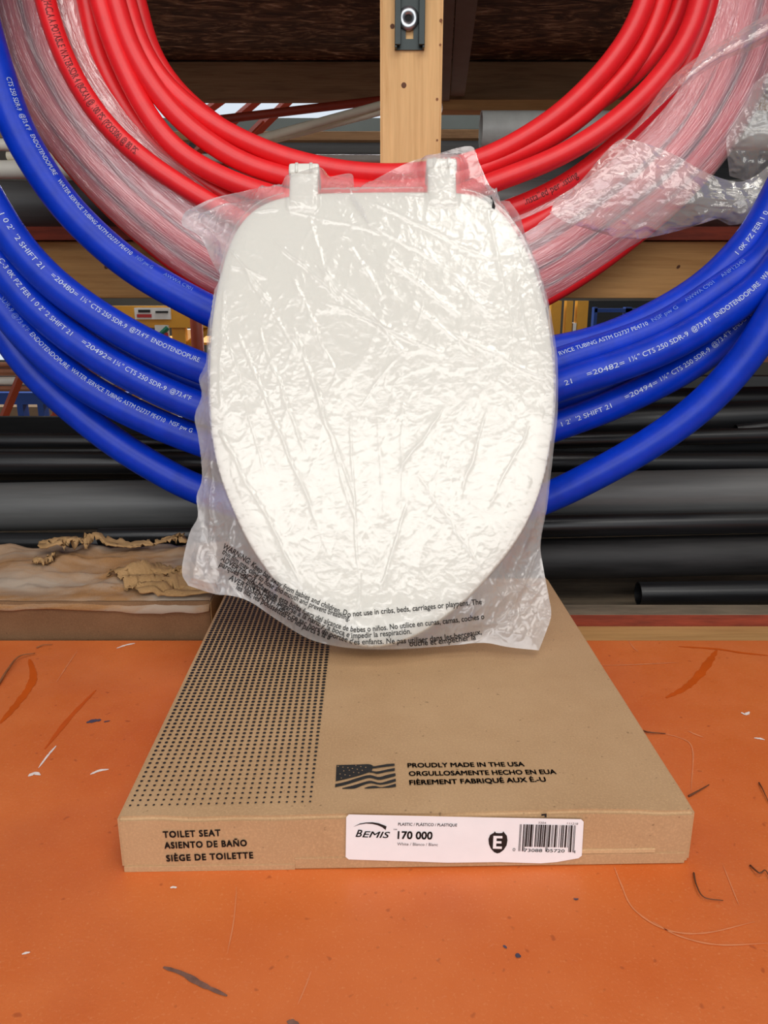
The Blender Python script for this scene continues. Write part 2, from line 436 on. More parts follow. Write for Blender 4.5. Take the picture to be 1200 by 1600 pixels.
for pts, w, mt in [
    ([(182, 1013), (196, 1008), (211, 1005)], 0.0016, 'stain_white'), ([(44, 1213), (54, 1208), (63, 1211)], 0.0020, 'stain_white'),
    ([(60, 1200), (75, 1180), (88, 1165)], 0.0009, 'stain_white'), ([(141, 1210), (155, 1204), (170, 1202)], 0.0017, 'stain_white'),
    ([(1158, 1113), (1165, 1116), (1171, 1112)], 0.0016, 'stain_white'), ([(1178, 1153), (1188, 1154), (1195, 1156)], 0.0013, 'stain_white'),
    ([(34, 1491), (40, 1489), (47, 1488)], 0.0008, 'stain_white'), ([(266, 1387), (271, 1386), (276, 1387)], 0.0010, 'stain_white'),
    ([(255, 1511), (285, 1521), (315, 1538), (355, 1556)], 0.0016, 'stain_grey'), ([(448, 1596), (458, 1598), (470, 1606)], 0.0016, 'stain_grey'),
    ([(135, 1129), (147, 1126), (158, 1125)], 0.0026, 'stain_navy'), ([(162, 1128), (167, 1127), (172, 1126)], 0.0010, 'stain_navy'),
    ([(805, 1492), (809, 1493), (814, 1495)], 0.0016, 'stain_navy'), ([(786, 1477), (789, 1479), (792, 1482)], 0.0008, 'stain_navy'),
    ([(896, 1404), (900, 1405), (904, 1404)], 0.0007, 'stain_navy'),
    ([(960, 1355), (970, 1380), (990, 1420), (1040, 1452), (1100, 1458), (1180, 1440)], 0.0006, 'stain_pale'),
    ([(1020, 1440), (1060, 1462), (1120, 1476), (1200, 1474)], 0.0006, 'stain_pale'),
    ([(1012, 1142), (1060, 1152), (1082, 1170), (1080, 1235)], 0.0006, 'stain_pale'),
    ([(940, 1040), (1000, 1038), (1060, 1035)], 0.0008, 'stain_pale'), ([(982, 1001), (990, 1012), (998, 1019)], 0.0006, 'stain_pale'),
    ([(88, 1066), (105, 1040), (120, 1018)], 0.0005, 'stain_pale'), ([(355, 1490), (365, 1440), (370, 1385)], 0.0004, 'stain_pale'),
    ([(465, 1570), (478, 1540), (486, 1518)], 0.0004, 'stain_pale'), ([(1130, 1352), (1145, 1390), (1155, 1415)], 0.0004, 'stain_pale'),
    ([(1075, 1142), (1086, 1147), (1099, 1152)], 0.0010, 'stain_pale')]:
    streak({'stain_white': 'paint_fleck', 'stain_grey': 'scuff_mark', 'stain_navy': 'paint_spot', 'stain_pale': 'scratch'}[mt], pts, w, M[mt])
def fibre(name, pts, r, mat, label, cat):
    P = catmull([PZ(a, b, T + 0.0012) + Vector((0, 0, z)) for a, b, z in pts], 6)
    v, f = tube(P, r, 8, r2=r * 0.4)
    obj(name, v, f, mat, None, True, label=label, cat=cat)
fibre('wood_splinter', [(-4, 1072, 0), (12, 1050, .002), (30, 1030, .003), (55, 1022, .001)], 0.0013, M['splinter'], 'long thin brown splinter curving at the left edge of the orange table', 'splinter')
fibre('wood_splinter', [(57, 1012, 0), (68, 1009, .001), (82, 1007, 0)], 0.0007, M['splinter'], 'tiny brown splinter near the back left edge of the orange table', 'splinter')
fibre('dark_fibre', [(1084, 1364, 0), (1088, 1385, .001), (1100, 1404, .001), (1130, 1407, 0)], 0.0006, M['fibre'], 'dark hair-like fibre on the table to the lower right of the box corner', 'fibre')
fibre('dark_fibre', [(1076, 1244, 0), (1090, 1238, .001), (1108, 1226, 0)], 0.0008, M['fibre'], 'short brown fibre poking out beside the right edge of the box', 'fibre')
fibre('dark_fibre', [(1005, 1142, 0), (1015, 1146, .001), (1040, 1146, 0)], 0.0008, M['fibre'], 'thin brown fibre halfway along the right side of the box', 'fibre')
fibre('dark_fibre', [(1186, 1223, 0), (1192, 1236, .001), (1202, 1256, 0)], 0.0006, M['fibre'], 'dark fibre on the table at the right photo edge level with the box front', 'fibre')
fibre('dark_fibre', [(1172, 1352, 0), (1186, 1368, .002), (1196, 1362, .001), (1206, 1380, 0)], 0.0006, M['fibre'], 'tangled dark fibre at the right photo edge below the box corner', 'fibre')

# ------------------------------------------------------------ cardboard box
BT = T + 0.040
a = PZ(181, 1279, BT); b = PZ(1088, 1267, BT)
EX = (b - a); BW = EX.length; EX.normalize(); EZ = Vector((0, 0, 1)); EY = EZ.cross(EX)
BD = 0.425
box = empty('cardboard_box', ((a + b) / 2 + EY * BD / 2) * 1.0 - Vector((0, 0, BT - T)), 'flat brown cardboard box with a white barcode label on its front', 'box')
fr = (Vector((a.x, a.y, T)), EX, EY, EZ)
bm = bmesh.new(); bmesh.ops.create_cube(bm, size=1)
for q in bm.verts: q.co = Vector(((q.co.x + .5) * BW, (q.co.y + .5) * BD, (q.co.z + .5) * 0.040))
bmesh.ops.bevel(bm, geom=bm.edges[:], offset=0.0022, segments=3, affect='EDGES')
bmesh.ops.subdivide_edges(bm, edges=[e for e in bm.edges if e.calc_length() > 0.1], cuts=40, use_grid_fill=True)
for q in bm.verts:
    n = float(vnoise(np.array(q.co.x * 40 + 3), np.array(q.co.y * 40 + q.co.z * 50 + 1))) - 0.5
    edge = max(0, 1 - q.co.y / 0.02)
    q.co.z += n * (0.0004 + 0.0016 * edge) * (1 if q.co.z > 0.02 else 0); q.co.y += n * 0.0008 * edge
bm.verts.index_update()
body_o = obj('body', [fr[0] + EX * q.co.x + EY * q.co.y + EZ * q.co.z for q in bm.verts], [[w.index for w in f.verts] for f in bm.faces], M['kraft'], box)
bm.free()
body_o.data.set_sharp_from_angle(angle=math.radians(18))
def on_top(px, py, lift=0.0006): return PZ(px, py, BT + lift)
FN = -EY
def on_front(px, py, lift=0.0006): return PP(px, py, fr[0] + FN * lift, FN)
# lower closing flap along the front, with its torn end
MB().box((0.112, -0.0006, 0.0006), (BW - 0.004, 0.0005, 0.0085), 0.0003, fr).build('closing_flap', M['kraft'], box)
MB().box((0.002, -0.0008, -0.0000), (0.112, 0.0005, 0.004), 0.0003, fr).build('closing_flap', M['kraft'], box)
MB().box((0.29, -0.0007, 0.009), (BW - 0.024, 0.0005, 0.0120), 0.0003, fr).build('torn_edge', M['kraft_edge'], box)
# halftone squares
vs = []; fs = []
ncol, pitch = 24, 0.00505
rows = int(BD / 0.0052)
for j in range(rows):
    yy = 0.012 + j * 0.0052
    k = min(1, j / 50.0); half = 0.00082 + 0.00122 * k ** 0.75; hy = 0.00085 + 0.00120 * k ** 0.75
    for i in range(ncol):
        xx = 0.0055 + i * pitch
        if yy > BD - 0.006: continue
        c = fr[0] + EX * xx + EY * (yy + 0.002 * math.sin(xx * 9)) + EZ * (0.040 + 0.0007)
        o = len(vs); n = 8
        for q in range(n):
            an = 2 * math.pi * (q + .5) / n
            ca, sa = math.cos(an), math.sin(an); sq = max(abs(ca), abs(sa)); rr = (1 - 0.7 * k) + 0.7 * k / sq * 0.93
            vs.append(c + EX * (half * ca * rr) + EY * (hy * sa * rr))
        fs.append(list(range(o, o + n)))
obj('dot_print', vs, fs, M['ink_worn'], box, False)
def tx(mb, body, p0, p1, h, fn, bold=0.02, shear=0.0, spacing=1.0):
    q0, q1 = fn(*p0), fn(*p1)
    up = EY if fn is on_top else EZ
    if fn is not on_top:
        X = (q1 - q0).normalized(); up = (EZ - X * EZ.dot(X)).normalized()
    else:
        X = (q1 - q0).normalized(); up = (EY - X * EY.dot(X)).normalized()
    mb.add(*text_plane(body, q0, q1, up, h, 0.0, bold, shear, spacing))
mb = MB()
tx(mb, 'PROUDLY MADE IN THE USA', (637, 1199), (820, 1197), 0.0051, on_top, 0.035)
tx(mb, 'ORGULLOSAMENTE HECHO EN EUA', (639, 1212), (870, 1209), 0.0051, on_top, 0.035)
tx(mb, 'FIÈREMENT FABRIQUÉ AUX É.-U', (640, 1226), (854, 1221), 0.0051, on_top, 0.035)
mb.build('origin_text', M['ink'], box)
mb = MB()
tx(mb, 'TOILET SEAT', (255, 1309), (345, 1306), 0.0047, on_front, 0.045, 0, 1.15)
tx(mb, 'ASIENTO DE BAÑO', (257, 1326), (386, 1322), 0.0047, on_front, 0.045, 0, 1.15)
tx(mb, 'SIÈGE DE TOILETTE', (260, 1346), (396, 1341), 0.0047, on_front, 0.045, 0, 1.15)
mb.build('product_text', M['ink'], box)
# flag print (black waving flag)
def flagp(x, y): return (500 + x / 5.4545, 1170 + y / 5.4545)
mb = MB()
def poly(mb, pts, fn, lift):
    vs = [fn(*q, lift) for q in pts]; mb.add(vs, [list(range(len(vs)))[::-1]])
def band(mb, top, bot, fn, lift, n=14):
    """filled strip between two poly-lines in flag pixels"""
    A = catmull([Vector((x, y, 0)) for x, y in top], n); B = catmull([Vector((x, y, 0)) for x, y in bot], n)
    A = resample(A, (A[0] - A[-1]).length / 24); B = resample(B, (B[0] - B[-1]).length / 24)
    n = min(len(A), len(B)); vs = []
    for i in range(n): vs += [fn(*flagp(A[i].x, A[i].y), lift), fn(*flagp(B[i].x, B[i].y), lift)]
    mb.add(vs, [[2 * i, 2 * i + 1, 2 * i + 3, 2 * i + 2] for i in range(n - 1)])
band(mb, [(140, 138), (300, 134), (420, 131), (455, 148)], [(134, 276), (240, 252), (340, 225), (440, 192)], on_top, 0.0006)
band(mb, [(420, 132), (450, 148), (500, 142), (570, 130), (635, 126)], [(420, 150), (450, 165), (500, 160), (570, 150), (637, 143)], on_top, 0.0007)
band(mb, [(425, 186), (455, 190), (490, 192), (560, 178), (637, 163)], [(425, 200), (455, 203), (490, 212), (560, 197), (638, 186)], on_top, 0.0007)
band(mb, [(130, 300), (220, 280), (320, 248), (420, 223), (500, 240), (570, 222), (642, 207)], [(128, 326), (220, 306), (320, 275), (420, 247), (500, 264), (570, 250), (645, 230)], on_top, 0.0006)
band(mb, [(190, 334), (280, 312), (360, 288), (430, 272), (510, 290), (580, 272), (645, 254)], [(190, 340), (290, 338), (360, 312), (430, 292), (510, 305), (580, 295), (648, 276)], on_top, 0.0006)
band(mb, [(380, 332), (420, 320), (470, 316), (520, 326), (590, 312), (646, 296)], [(380, 338), (420, 337), (470, 334), (520, 332), (590, 330), (648, 322)], on_top, 0.0006)
mb.build('flag_print', M['ink'], box)
mb = MB()
for x, y in [(155, 150), (195, 156), (238, 161), (276, 167), (306, 142), (348, 151), (390, 158), (203, 188), (250, 182), (318, 174), (360, 183), (172, 214), (214, 221), (287, 200), (254, 228), (182, 249), (330, 204)]:
    poly(mb, [flagp(x + dx, y + dy) for dx, dy in ((-6, 0), (0, -4), (6, 0), (0, 4))], on_top, 0.0009)
mb.build('flag_stars', M['kraft'], box)
mb = MB(); poly(mb, [(846, 1272), (854, 1271), (854, 1277), (851, 1277), (851, 1274), (846, 1275)], on_front, 0.0011); mb.build('ink_mark', M['ink'], box)
# white label
lab_pts = [(545, 1272.5), (700, 1276), (908, 1280), (912, 1284), (909, 1337), (904, 1341), (870, 1347), (845, 1349), (780, 1347), (700, 1348), (640, 1346), (545, 1343), (540, 1339), (541, 1277)]
vs = [on_front(x, y, 0.0022) for x, y in lab_pts] + [on_front(x, y, 0.0008) for x, y in lab_pts]
n = len(lab_pts)
lab = obj('label', vs, [list(range(n))[::-1]] + [[i, (i + 1) % n, n + (i + 1) % n, n + i] for i in range(n)], M['label'], box, False, label='white paper barcode label')
LIFT = 0.0025
def on_label(px, py, lift=LIFT): return on_front(px, py, lift)
mb = MB()
tx(mb, 'PLASTIC / PLÁSTICO / PLASTIQUE', (622, 1290), (714, 1291.5), 0.0021, on_label, 0.012)
tx(mb, '170 000', (621, 1310.5), (675.5, 1311.5), 0.0056, on_label, 0.035)
tx(mb, '™', (614.5, 1298.5), (620, 1298.5), 0.0015, on_label, 0.0)
mb.build('label_text', M['ink'], lab)
mb = MB()
tx(mb, 'White / Blanco / Blanc', (620.5, 1321), (684, 1322), 0.0022, on_label, 0.0)
mb.build('colour_text', M['ink_soft'], lab)
mb = MB(); tx(mb, '3204', (841, 1287), (853, 1287.5), 0.0015, on_label, 0.0)
mb.build('serial_text', M['ink_soft'], lab)
mb = MB(); tx(mb, '111218', (886, 1288), (903, 1289), 0.0015, on_label, 0.0)
mb.build('serial_text', M['ink_soft'], lab)
mb = MB()
tx(mb, 'B', (555.5, 1307.5), (565.5, 1308), 0.0054, on_label, 0.015, 0.28)
tx(mb, 'EMIS', (566, 1308.2), (609, 1309.5), 0.0046, on_label, 0.012, 0.28)
sw = [(552, 1292), (562, 1287), (572, 1285.2), (582, 1284.9), (592, 1286.5), (599, 1289.2), (604, 1291.2)]
sb = [(602.5, 1297), (597, 1292.5), (590, 1289.5), (582, 1287.5), (572, 1286.8), (562, 1288.4)]
poly(mb, sw + sb, on_label, LIFT)
mb.build('logo', M['ink'], lab)
mb = MB()
shield = [(771.5, 1301.5), (773, 1299), (775, 1301.5), (780, 1302), (785, 1301.5), (786.5, 1299), (788.5, 1301.8), (792, 1306), (793, 1313), (791.5, 1321), (787, 1328), (781, 1332.5), (777, 1333.5), (772, 1331.5), (767, 1326), (764, 1319), (763.2, 1311), (766, 1304.5)]
poly(mb, shield, on_label, LIFT)
mb.build('emblem', M['ink'], lab)
mb = MB()
E = [(771, 1306), (785, 1306.3), (785, 1310), (776, 1309.8), (775.7, 1314.2), (783.5, 1314.4), (783.5, 1318), (775.5, 1317.8), (775.2, 1322.5), (784.2, 1322.8), (784, 1326.5), (770, 1326)]
poly(mb, E, on_label, LIFT + 0.0003)
mb.build('emblem_letter', M['label'], lab)
# UPC bars for 0 73088 05720 4
Lc = ['0001101', '0011001', '0010011', '0111101', '0100011', '0110001', '0101111', '0111011', '0110111', '0001011']
digs = '073088057204'
bits = '101' + ''.join(Lc[int(d)] for d in digs[:6]) + '01010' + ''.join(Lc[int(d)].translate(str.maketrans('01', '10')) for d in digs[6:]) + '101'
mb = MB(); i = 0
while i < 95:
    if bits[i] == '1':
        j = i
        while j < 95 and bits[j] == '1': j += 1
        x0 = 810.5 + 87 * i / 95; x1 = 810.5 + 87 * j / 95
        tall = i < 10 or i > 84 or 45 <= i < 50
        yb = 1330 if tall else 1322.8
        ys = lambda x: (x - 810) * 0.02
        sl = -2.5
        poly(mb, [(x0 + 2, 1288 + ys(x0)), (x1 + 2, 1288 + ys(x1)), (x1 + 2 + sl, yb + ys(x1)), (x0 + 2 + sl, yb + ys(x0))], on_label, LIFT)
        i = j
    else: i += 1
mb.build('barcode', M['ink'], lab)
mb = MB()
tx(mb, '0', (801, 1330), (805, 1330), 0.0024, on_label, 0.0)
tx(mb, '73088', (818.5, 1331), (847, 1331.5), 0.0024, on_label, 0.005)
tx(mb, '05720', (853, 1331.5), (882, 1332.2), 0.0024, on_label, 0.005)
tx(mb, '4', (895.5, 1333.5), (899, 1333.5), 0.0024, on_label, 0.0)
mb.build('barcode_digits', M['ink'], lab)

# ------------------------------------------------------------ toilet seat
LEAN = math.radians(30)
SO = Vector((0, 0.622, BT + 0.0205)); SU = Vector((1, 0, 0)); SV = Vector((0, math.sin(LEAN), math.cos(LEAN))); SN = SU.cross(SV)
def sp(px, py, w=0.0): return PP(px, py, SO + SN * w, SN)
def uv(p): d = p - SO; return d.dot(SU), d.dot(SV)
def suv(u, v, w): return SO + SU * u + SV * v + SN * w
lid_px = [(582, 1012), (545, 1004), (512, 986), (470, 952), (427, 905), (390, 852), (365, 800), (345, 750), (333, 700), (327, 650), (325, 595), (327, 530), (333, 470), (345, 415), (362, 365), (392, 325), (440, 304), (500, 298), (580, 296), (660, 296), (730, 298), (768, 312), (800, 345), (828, 395), (848, 450), (862, 520), (868, 590), (866, 650), (858, 710), (842, 775), (812, 838), (768, 895), (724, 941), (680, 975), (640, 998)]
lid_o = catmull([sp(*q) for q in lid_px], 6, True)
lid_o = smooth_pts(resample(lid_o, 0.006, True), 6)
LUV = np.array([uv(q) for q in lid_o]); LC = LUV.mean(0)
def shell(prof, name, parent, mat, close_a=True, close_b=True, hole=None, **k):
    vs = []; fs = []; n = len(LUV)
    for s, w in prof:
        for q in LUV:
            z = LC + (q - LC) * s; vs.append(suv(z[0], z[1], w))
    for r in range(len(prof) - 1):
        for i in range(n):
            j = (i + 1) % n; fs.append([r * n + i, r * n + j, (r + 1) * n + j, (r + 1) * n + i])
    if hole:
        r = len(prof) - 1
        for i in range(n):
            j = (i + 1) % n; fs.append([r * n + i, r * n + j, j, i])
    else:
        c = LC
        for r, flip in ((0, True), (len(prof) - 1, False)):
            vs.append(suv(c[0], c[1], prof[r][1])); ci = len(vs) - 1
            for i in range(n):
                j = (i + 1) % n
                fs.append([ci, r * n + j, r * n + i] if flip else [ci, r * n + i, r * n + j])
    return obj(name, vs, fs, mat, parent, **k)
seat = empty('toilet_seat', suv(LC[0], 0, -0.02), 'white elongated toilet seat with closed lid leaning inside a milky plastic bag', 'toilet seat')
shell([(0.965, -0.017), (0.99, -0.0155), (1.0, -0.011), (1.0, -0.006), (0.99, -0.002), (0.97, 0.0), (0.9, 0.001), (0.6, 0.0025), (0.3, 0.003)], 'lid', seat, M['seat'])
shell([(0.985, -0.020), (0.955, -0.0185), (0.62, -0.0185), (0.60, -0.022), (0.60, -0.034), (0.62, -0.037), (0.955, -0.037), (0.98, -0.033)], 'seat_ring', seat, M['seat'], hole=True)
for k in (14, 30, 74, 90):
    q = LC + (LUV[int(k / 100 * len(LUV))] - LC) * 0.8
    MB().box((q[0] - .012, q[1] - .006, -0.041), (q[0] + .012, q[1] + .006, -0.036), 0.0015, (SO, SU, SV, SN)).build('bumper', M['seat'], seat)
HING = []
for hx, hy in ((475, 262), (690, 254)):
    u, v = uv(sp(hx, hy + 6)); HING.append((u, v))
    h = MB().box((u - .0150, v - .050, -0.026), (u + .0150, v - .0005, 0.002), 0.0055, (SO, SU, SV, SN)).build('hinge', M['seat'], seat, True)
    c = MB()
    c.box((u - .0160, v - .0040, -0.028), (u + .0160, v + .0085, 0.0035), 0.0035, (SO, SU, SV, SN))
    for gx in (-.0075, .0075):
        c.box((u + gx - .0016, v - .0035, 0.0032), (u + gx + .0016, v + .0078, 0.0040), 0.0, (SO, SU, SV, SN))
    BASE[h.name] = BASE[seat.name]
    c.build('hinge_cap', M['seat'], h, True)
# ------------------------------------------------------------ plastic bag
def polyline_param(pts, n):
    P = resample(catmull([Vector((x, y, 0)) for x, y in pts], 4), 1.0)
    A = np.array([(q.x, q.y) for q in P]); t = np.linspace(0, 1, len(A)); s = np.linspace(0, 1, n)
    return np.c_[np.interp(s, t, A[:, 0]), np.interp(s, t, A[:, 1])]
NS, NT = 380, 460
bag_left = [(300, 312), (284, 314), (279, 338), (308, 357), (328, 400), (345, 432), (334, 462), (322, 505), (319, 560), (307, 582), (311, 612), (298, 642), (305, 680), (310, 738), (300, 768), (302, 800), (288, 828), (276, 886), (286, 910)]
bag_bottom = [(286, 910), (330, 924), (352, 926), (385, 936), (430, 966), (480, 996), (530, 1009), (580, 1013), (640, 1012), (710, 1006), (760, 1002), (800, 1009), (848, 1014)]
bag_right = [(790, 318), (806, 340), (822, 362), (840, 398), (856, 450), (867, 505), (874, 560), (874, 640), (867, 705), (858, 790), (850, 840), (854, 880), (863, 928), (867, 958), (858, 988), (848, 1014)]
bag_top = [(300, 312), (340, 292), (395, 281), (448, 276), (472, 272), (500, 262), (530, 258), (549, 258), (552, 272), (553, 287), (560, 290), (566, 283), (570, 276), (600, 260), (640, 240), (690, 224), (738, 213), (748, 232), (757, 252), (762, 276), (772, 300), (790, 318)]
bag_right_b = [(800, 298), (815, 320), (826, 356), (840, 395), (856, 448), (867, 503), (873, 560), (873, 640), (866, 705), (857, 790), (850, 840), (854, 880), (863, 928), (867, 958), (858, 988), (848, 1014)]
bag_top_b = [(300, 312), (320, 318), (360, 300), (420, 296), (500, 300), (552, 292), (600, 296), (700, 300), (770, 303), (785, 297), (800, 298)]
def coons(Lc, Rc, Tc, Bc):
    s = np.linspace(0, 1, NS)[None, :, None]; t = np.linspace(0, 1, NT)[:, None, None]
    Lp = polyline_param(Lc, NT)[:, None, :]; Rp = polyline_param(Rc, NT)[:, None, :]
    Tp = polyline_param(Tc, NS)[None]; Bp = polyline_param(Bc, NS)[None]
    c00, c10, c01, c11 = Tp[:, :1], Tp[:, -1:], Bp[:, :1], Bp[:, -1:]
    return (1 - s) * Lp + s * Rp + (1 - t) * Tp + t * Bp - ((1 - s) * (1 - t) * c00 + s * (1 - t) * c10 + (1 - s) * t * c01 + s * t * c11)
FOLDS = [(365, 500, 500, 830, 1.6), (400, 500, 480, 720, 1.2), (455, 500, 560, 800, 1.4), (478, 560, 560, 830, 1.0), (325, 640, 480, 930, 1.5), (340, 470, 420, 760, 0.8),
         (420, 370, 540, 480, 1.6), (500, 470, 700, 560, 1.4), (440, 330, 600, 370, 1.0), (562, 312, 770, 410, 1.6), (575, 350, 690, 420, 1.2), (600, 400, 720, 500, 1.3),
         (480, 400, 640, 560, 1.6), (700, 520, 865, 600, 1.2), (640, 780, 590, 930, 1.2), (650, 740, 760, 900, 1.0), (695, 640, 620, 740, 1.4), (760, 640, 720, 780, 1.3),
         (830, 660, 760, 800, 1.0), (620, 560, 560, 640, 0.8), (705, 430, 770, 500, 1.2), (800, 420, 830, 560, 1.0), (545, 640, 565, 960, 1.1), (350, 430, 345, 640, 1.4),
         (300, 320, 430, 480, 2.2), (320, 400, 420, 440, 1.4), (330, 345, 440, 330, 1.5), (590, 640, 600, 830, 0.8), (630, 630, 625, 800, 0.8), (480, 330, 520, 470, 1.0),
         (540, 380, 600, 470, 1.2), (640, 470, 740, 560, 1.0), (760, 330, 790, 470, 1.2), (450, 420, 530, 600, 1.0), (380, 420, 470, 560, 1.3), (300, 330, 500, 300, 1.2),
         (850, 850, 800, 960, 2.0), (800, 900, 856, 930, 2.0), (780, 960, 850, 950, 1.6), (300, 820, 340, 920, 2.0), (330, 700, 320, 880, 2.0), (300, 880, 420, 900, 1.5)]
def bag_sheet(G, front):
    X, Y = G[..., 0], G[..., 1]
    r = np.stack([(X - 600) / FPX, CP + (800 - Y) / FPX * SP, -SP + (800 - Y) / FPX * CP], -1)
    N = np.array(SN); O = np.array(SO); C = np.array(CAM)
    k = ((O - C) @ N) / (r @ N)
    Pt = C + r * k[..., None]
    U = (Pt - O) @ np.array(SU); V = (Pt - O) @ np.array(SV)
    pts = np.c_[U.ravel(), V.ravel()]
    dmin = np.full(len(pts), 9.0); inside = np.zeros(len(pts), bool)
    n = len(LUV)
    for i in range(n):
        a, b = LUV[i], LUV[(i + 1) % n]; ab = b - a
        t = np.clip(((pts - a) @ ab) / (ab @ ab), 0, 1)
        dmin = np.minimum(dmin, np.linalg.norm(pts - a - t[:, None] * ab, axis=1))
        cond = (a[1] > pts[:, 1]) != (b[1] > pts[:, 1])
        xi = (b[0] - a[0]) * (pts[:, 1] - a[1]) / (b[1] - a[1] + 1e-12) + a[0]
        inside ^= cond & (pts[:, 0] < xi)
    d = np.where(inside, -dmin, dmin).reshape(U.shape)       # negative inside the lid
    cs = crumple(U * 26, V * 20, 1); cf = crumple(U * 75, V * 60, 2)
    fold = 0
    for x0, y0, x1, y1, am in FOLDS:
        dx, dy = x1 - x0, y1 - y0; L = math.hypot(dx, dy)
        wob = 5 * (vnoise(X / 30 + x0, Y / 30 + y0) - .5)
        t = ((X - x0) * dx + (Y - y0) * dy) / L / L; e = ((X - x0) * dy - (Y - y0) * dx) / L + wob
        env = np.clip(t / 0.12, 0, 1) * np.clip((1 - t) / 0.12, 0, 1)
        fold = fold + am * env * np.exp(-np.abs(e) / 2.6)
    out = np.clip(d / 0.012, 0, 1)
    bord = np.clip(np.minimum.reduce([np.arange(NS)[None, :] + 0 * U, NS - 1 - np.arange(NS)[None, :] + 0 * U, np.arange(NT)[:, None] + 0 * U, NT - 1 - np.arange(NT)[:, None] + 0 * U]) / 14.0, 0, 1)
    mid = -0.017 + 0.006 * (vnoise(U * 30 + 4, V * 30) - .5)
    if front:
        hug = np.where(d < -0.012, 0.0040, 0.0040 - 0.021 * np.clip((d + 0.012) / 0.045, 0, 1) ** 1.3)
        w = hug + 0.0010 * fold * (1 + 1.2 * out) + (0.0012 + 0.012 * out * bord) * (cs - 0.45) + (0.0006 + 0.0042 * out) * (cf - 0.4) + 0.0007 * np.clip(2.2 * vnoise(U * 17 + 3, V * 13 + 8) - .9, 0, 1) * (crumple(U * 150, V * 90, 4) - .4)
        w = np.maximum(w, np.where(d < 0.0, 0.0036 + 0.0004 * cf, -1))
        for (u, v) in HING:
            g = 1 / (1 + np.exp((np.abs(U - u) - 0.0225) / 0.0022)) * 1 / (1 + np.exp((V - v - 0.016) / 0.003)) / (1 + np.exp((v - 0.06 - V) / 0.004))
            w = np.maximum(w, -0.017 + (0.0235 + 0.001 * cf) * g)
        w = w * bord + np.where(d > 0, np.maximum(mid, w - 0.006), w) * (1 - bord)
        top = np.clip((V - HING[0][1] + 0.03) / 0.02, 0, 1)
        w = w + 0.002 * top
    else:
        w = np.where(d < 0, -0.044, -0.044 + 0.028 * np.clip(d / 0.035, 0, 1)) - 0.003 * (cs - .5) - 0.006 * out * bord * (cs - .45)
        w = w * bord + mid * (1 - bord) if True else w
    Q = O + U[..., None] * np.array(SU) + V[..., None] * np.array(SV) + w[..., None] * N
    Q[..., 2] = np.maximum(Q[..., 2], BT + 0.0018)
    vs = Q.reshape(-1, 3)
    i = np.arange(NT * NS).reshape(NT, NS)
    f = np.stack([i[1:, :-1], i[1:, 1:], i[:-1, 1:], i[:-1, :-1]], -1).reshape(-1, 4)
    return vs, f
bag = empty('plastic_bag', suv(LC[0], 0, 0.0), 'crinkled milky plastic bag with black warning text around the toilet seat', 'plastic bag')
fv, ff = bag_sheet(coons(bag_left, bag_right, bag_top, bag_bottom), True)
bv, bf = bag_sheet(coons(bag_left, bag_right_b, bag_top_b, bag_bottom), False)
obj('front_film', fv, ff.tolist(), M['bag'], bag)
obj('back_film', bv, bf[:, ::-1].tolist(), M['bag'], bag)
bvh = BVHTree.FromPolygons([Vector(q) for q in fv], ff.tolist())
def path_text(body, path, h, bold):
    A = polyline_param(path, 400); seg = np.r_[0, np.cumsum(np.linalg.norm(np.diff(A, axis=0), axis=1))]
    v, f = text2d(body, 1, bold)
    x0, x1 = v[:, 0].min(), v[:, 0].max(); sc = seg[-1] / (x1 - x0)
    out = []
    for q in v:
        s = (q[0] - x0) * sc
        x = np.interp(s, seg, A[:, 0]); y = np.interp(s, seg, A[:, 1])
        xa = np.interp(s + 4, seg, A[:, 0]) - np.interp(s - 4, seg, A[:, 0]); ya = np.interp(s + 4, seg, A[:, 1]) - np.interp(s - 4, seg, A[:, 1])
        l = math.hypot(xa, ya) or 1
        hh = q[1] / 0.7 * h
        x += ya / l * hh; y -= xa / l * hh
        r = ray(x, y).normalized()
        hit = bvh.ray_cast(CAM, r)
        p = hit[0] if hit[0] is not None else sp(x, y, -0.01)
        out.append(p - r * 0.0007)
    return out, f
mb = MB()
H = 8.6
for body, path in [
    ('WARNING: Keep bag away from babies and children. D', [(347, 856), (380, 876), (399, 890), (420, 906), (444, 921), (484, 939), (516, 953), (541, 962)]),
    ('thin film may cling to nose and mouth and prevent breathing.', [(346, 864), (367, 879), (385, 891), (420, 917), (463, 939), (500, 955), (546, 970)]),
    ('o not use in cribs, beds, carriages or playpens. The', [(543, 964), (597, 959), (653, 954), (710, 948), (753, 944)]),
    ('ADVERTENCIA: Mantenga esta bolsa fuera del alcance de be', [(344, 875), (367, 890), (388, 907), (420, 929), (457, 950), (495, 969), (532, 983), (556, 988)]),
    ('bes o niños. No utilice en cunas, camas, coches o', [(558, 988), (597, 985), (653, 979), (710, 973), (757, 967)]),
    ('parques de juego. Puede pegarse a la nariz y la boca e', [(342, 884), (375, 902), (393, 915), (436, 946), (471, 965), (511, 984), (545, 996)]),
    ('impedir la respiración.', [(549, 997), (580, 996), (643, 990)]),
    ('AVERTISSEMENT: Tenez ce sac hors de portée d', [(357, 905), (393, 926), (433, 952), (473, 976), (513, 994), (550, 1006)]),
    ('es enfants. Ne pas utiliser dans les berceaux,', [(553, 1007), (600, 1006), (653, 1004), (710, 998), (753, 991)]),
    ('les lits, les poussettes ou les parcs à la b', [(368, 920), (400, 938), (437, 960), (475, 983), (515, 1000)]),
    ('ouche et empêcher la', [(640, 1010), (690, 1006), (744, 999)])]:
    mb.add(*path_text(body, path, H, 0.02))
mb.build('warning_text', M['ink'], bag)
mb = MB()   # small punched slit near the top right corner of the film
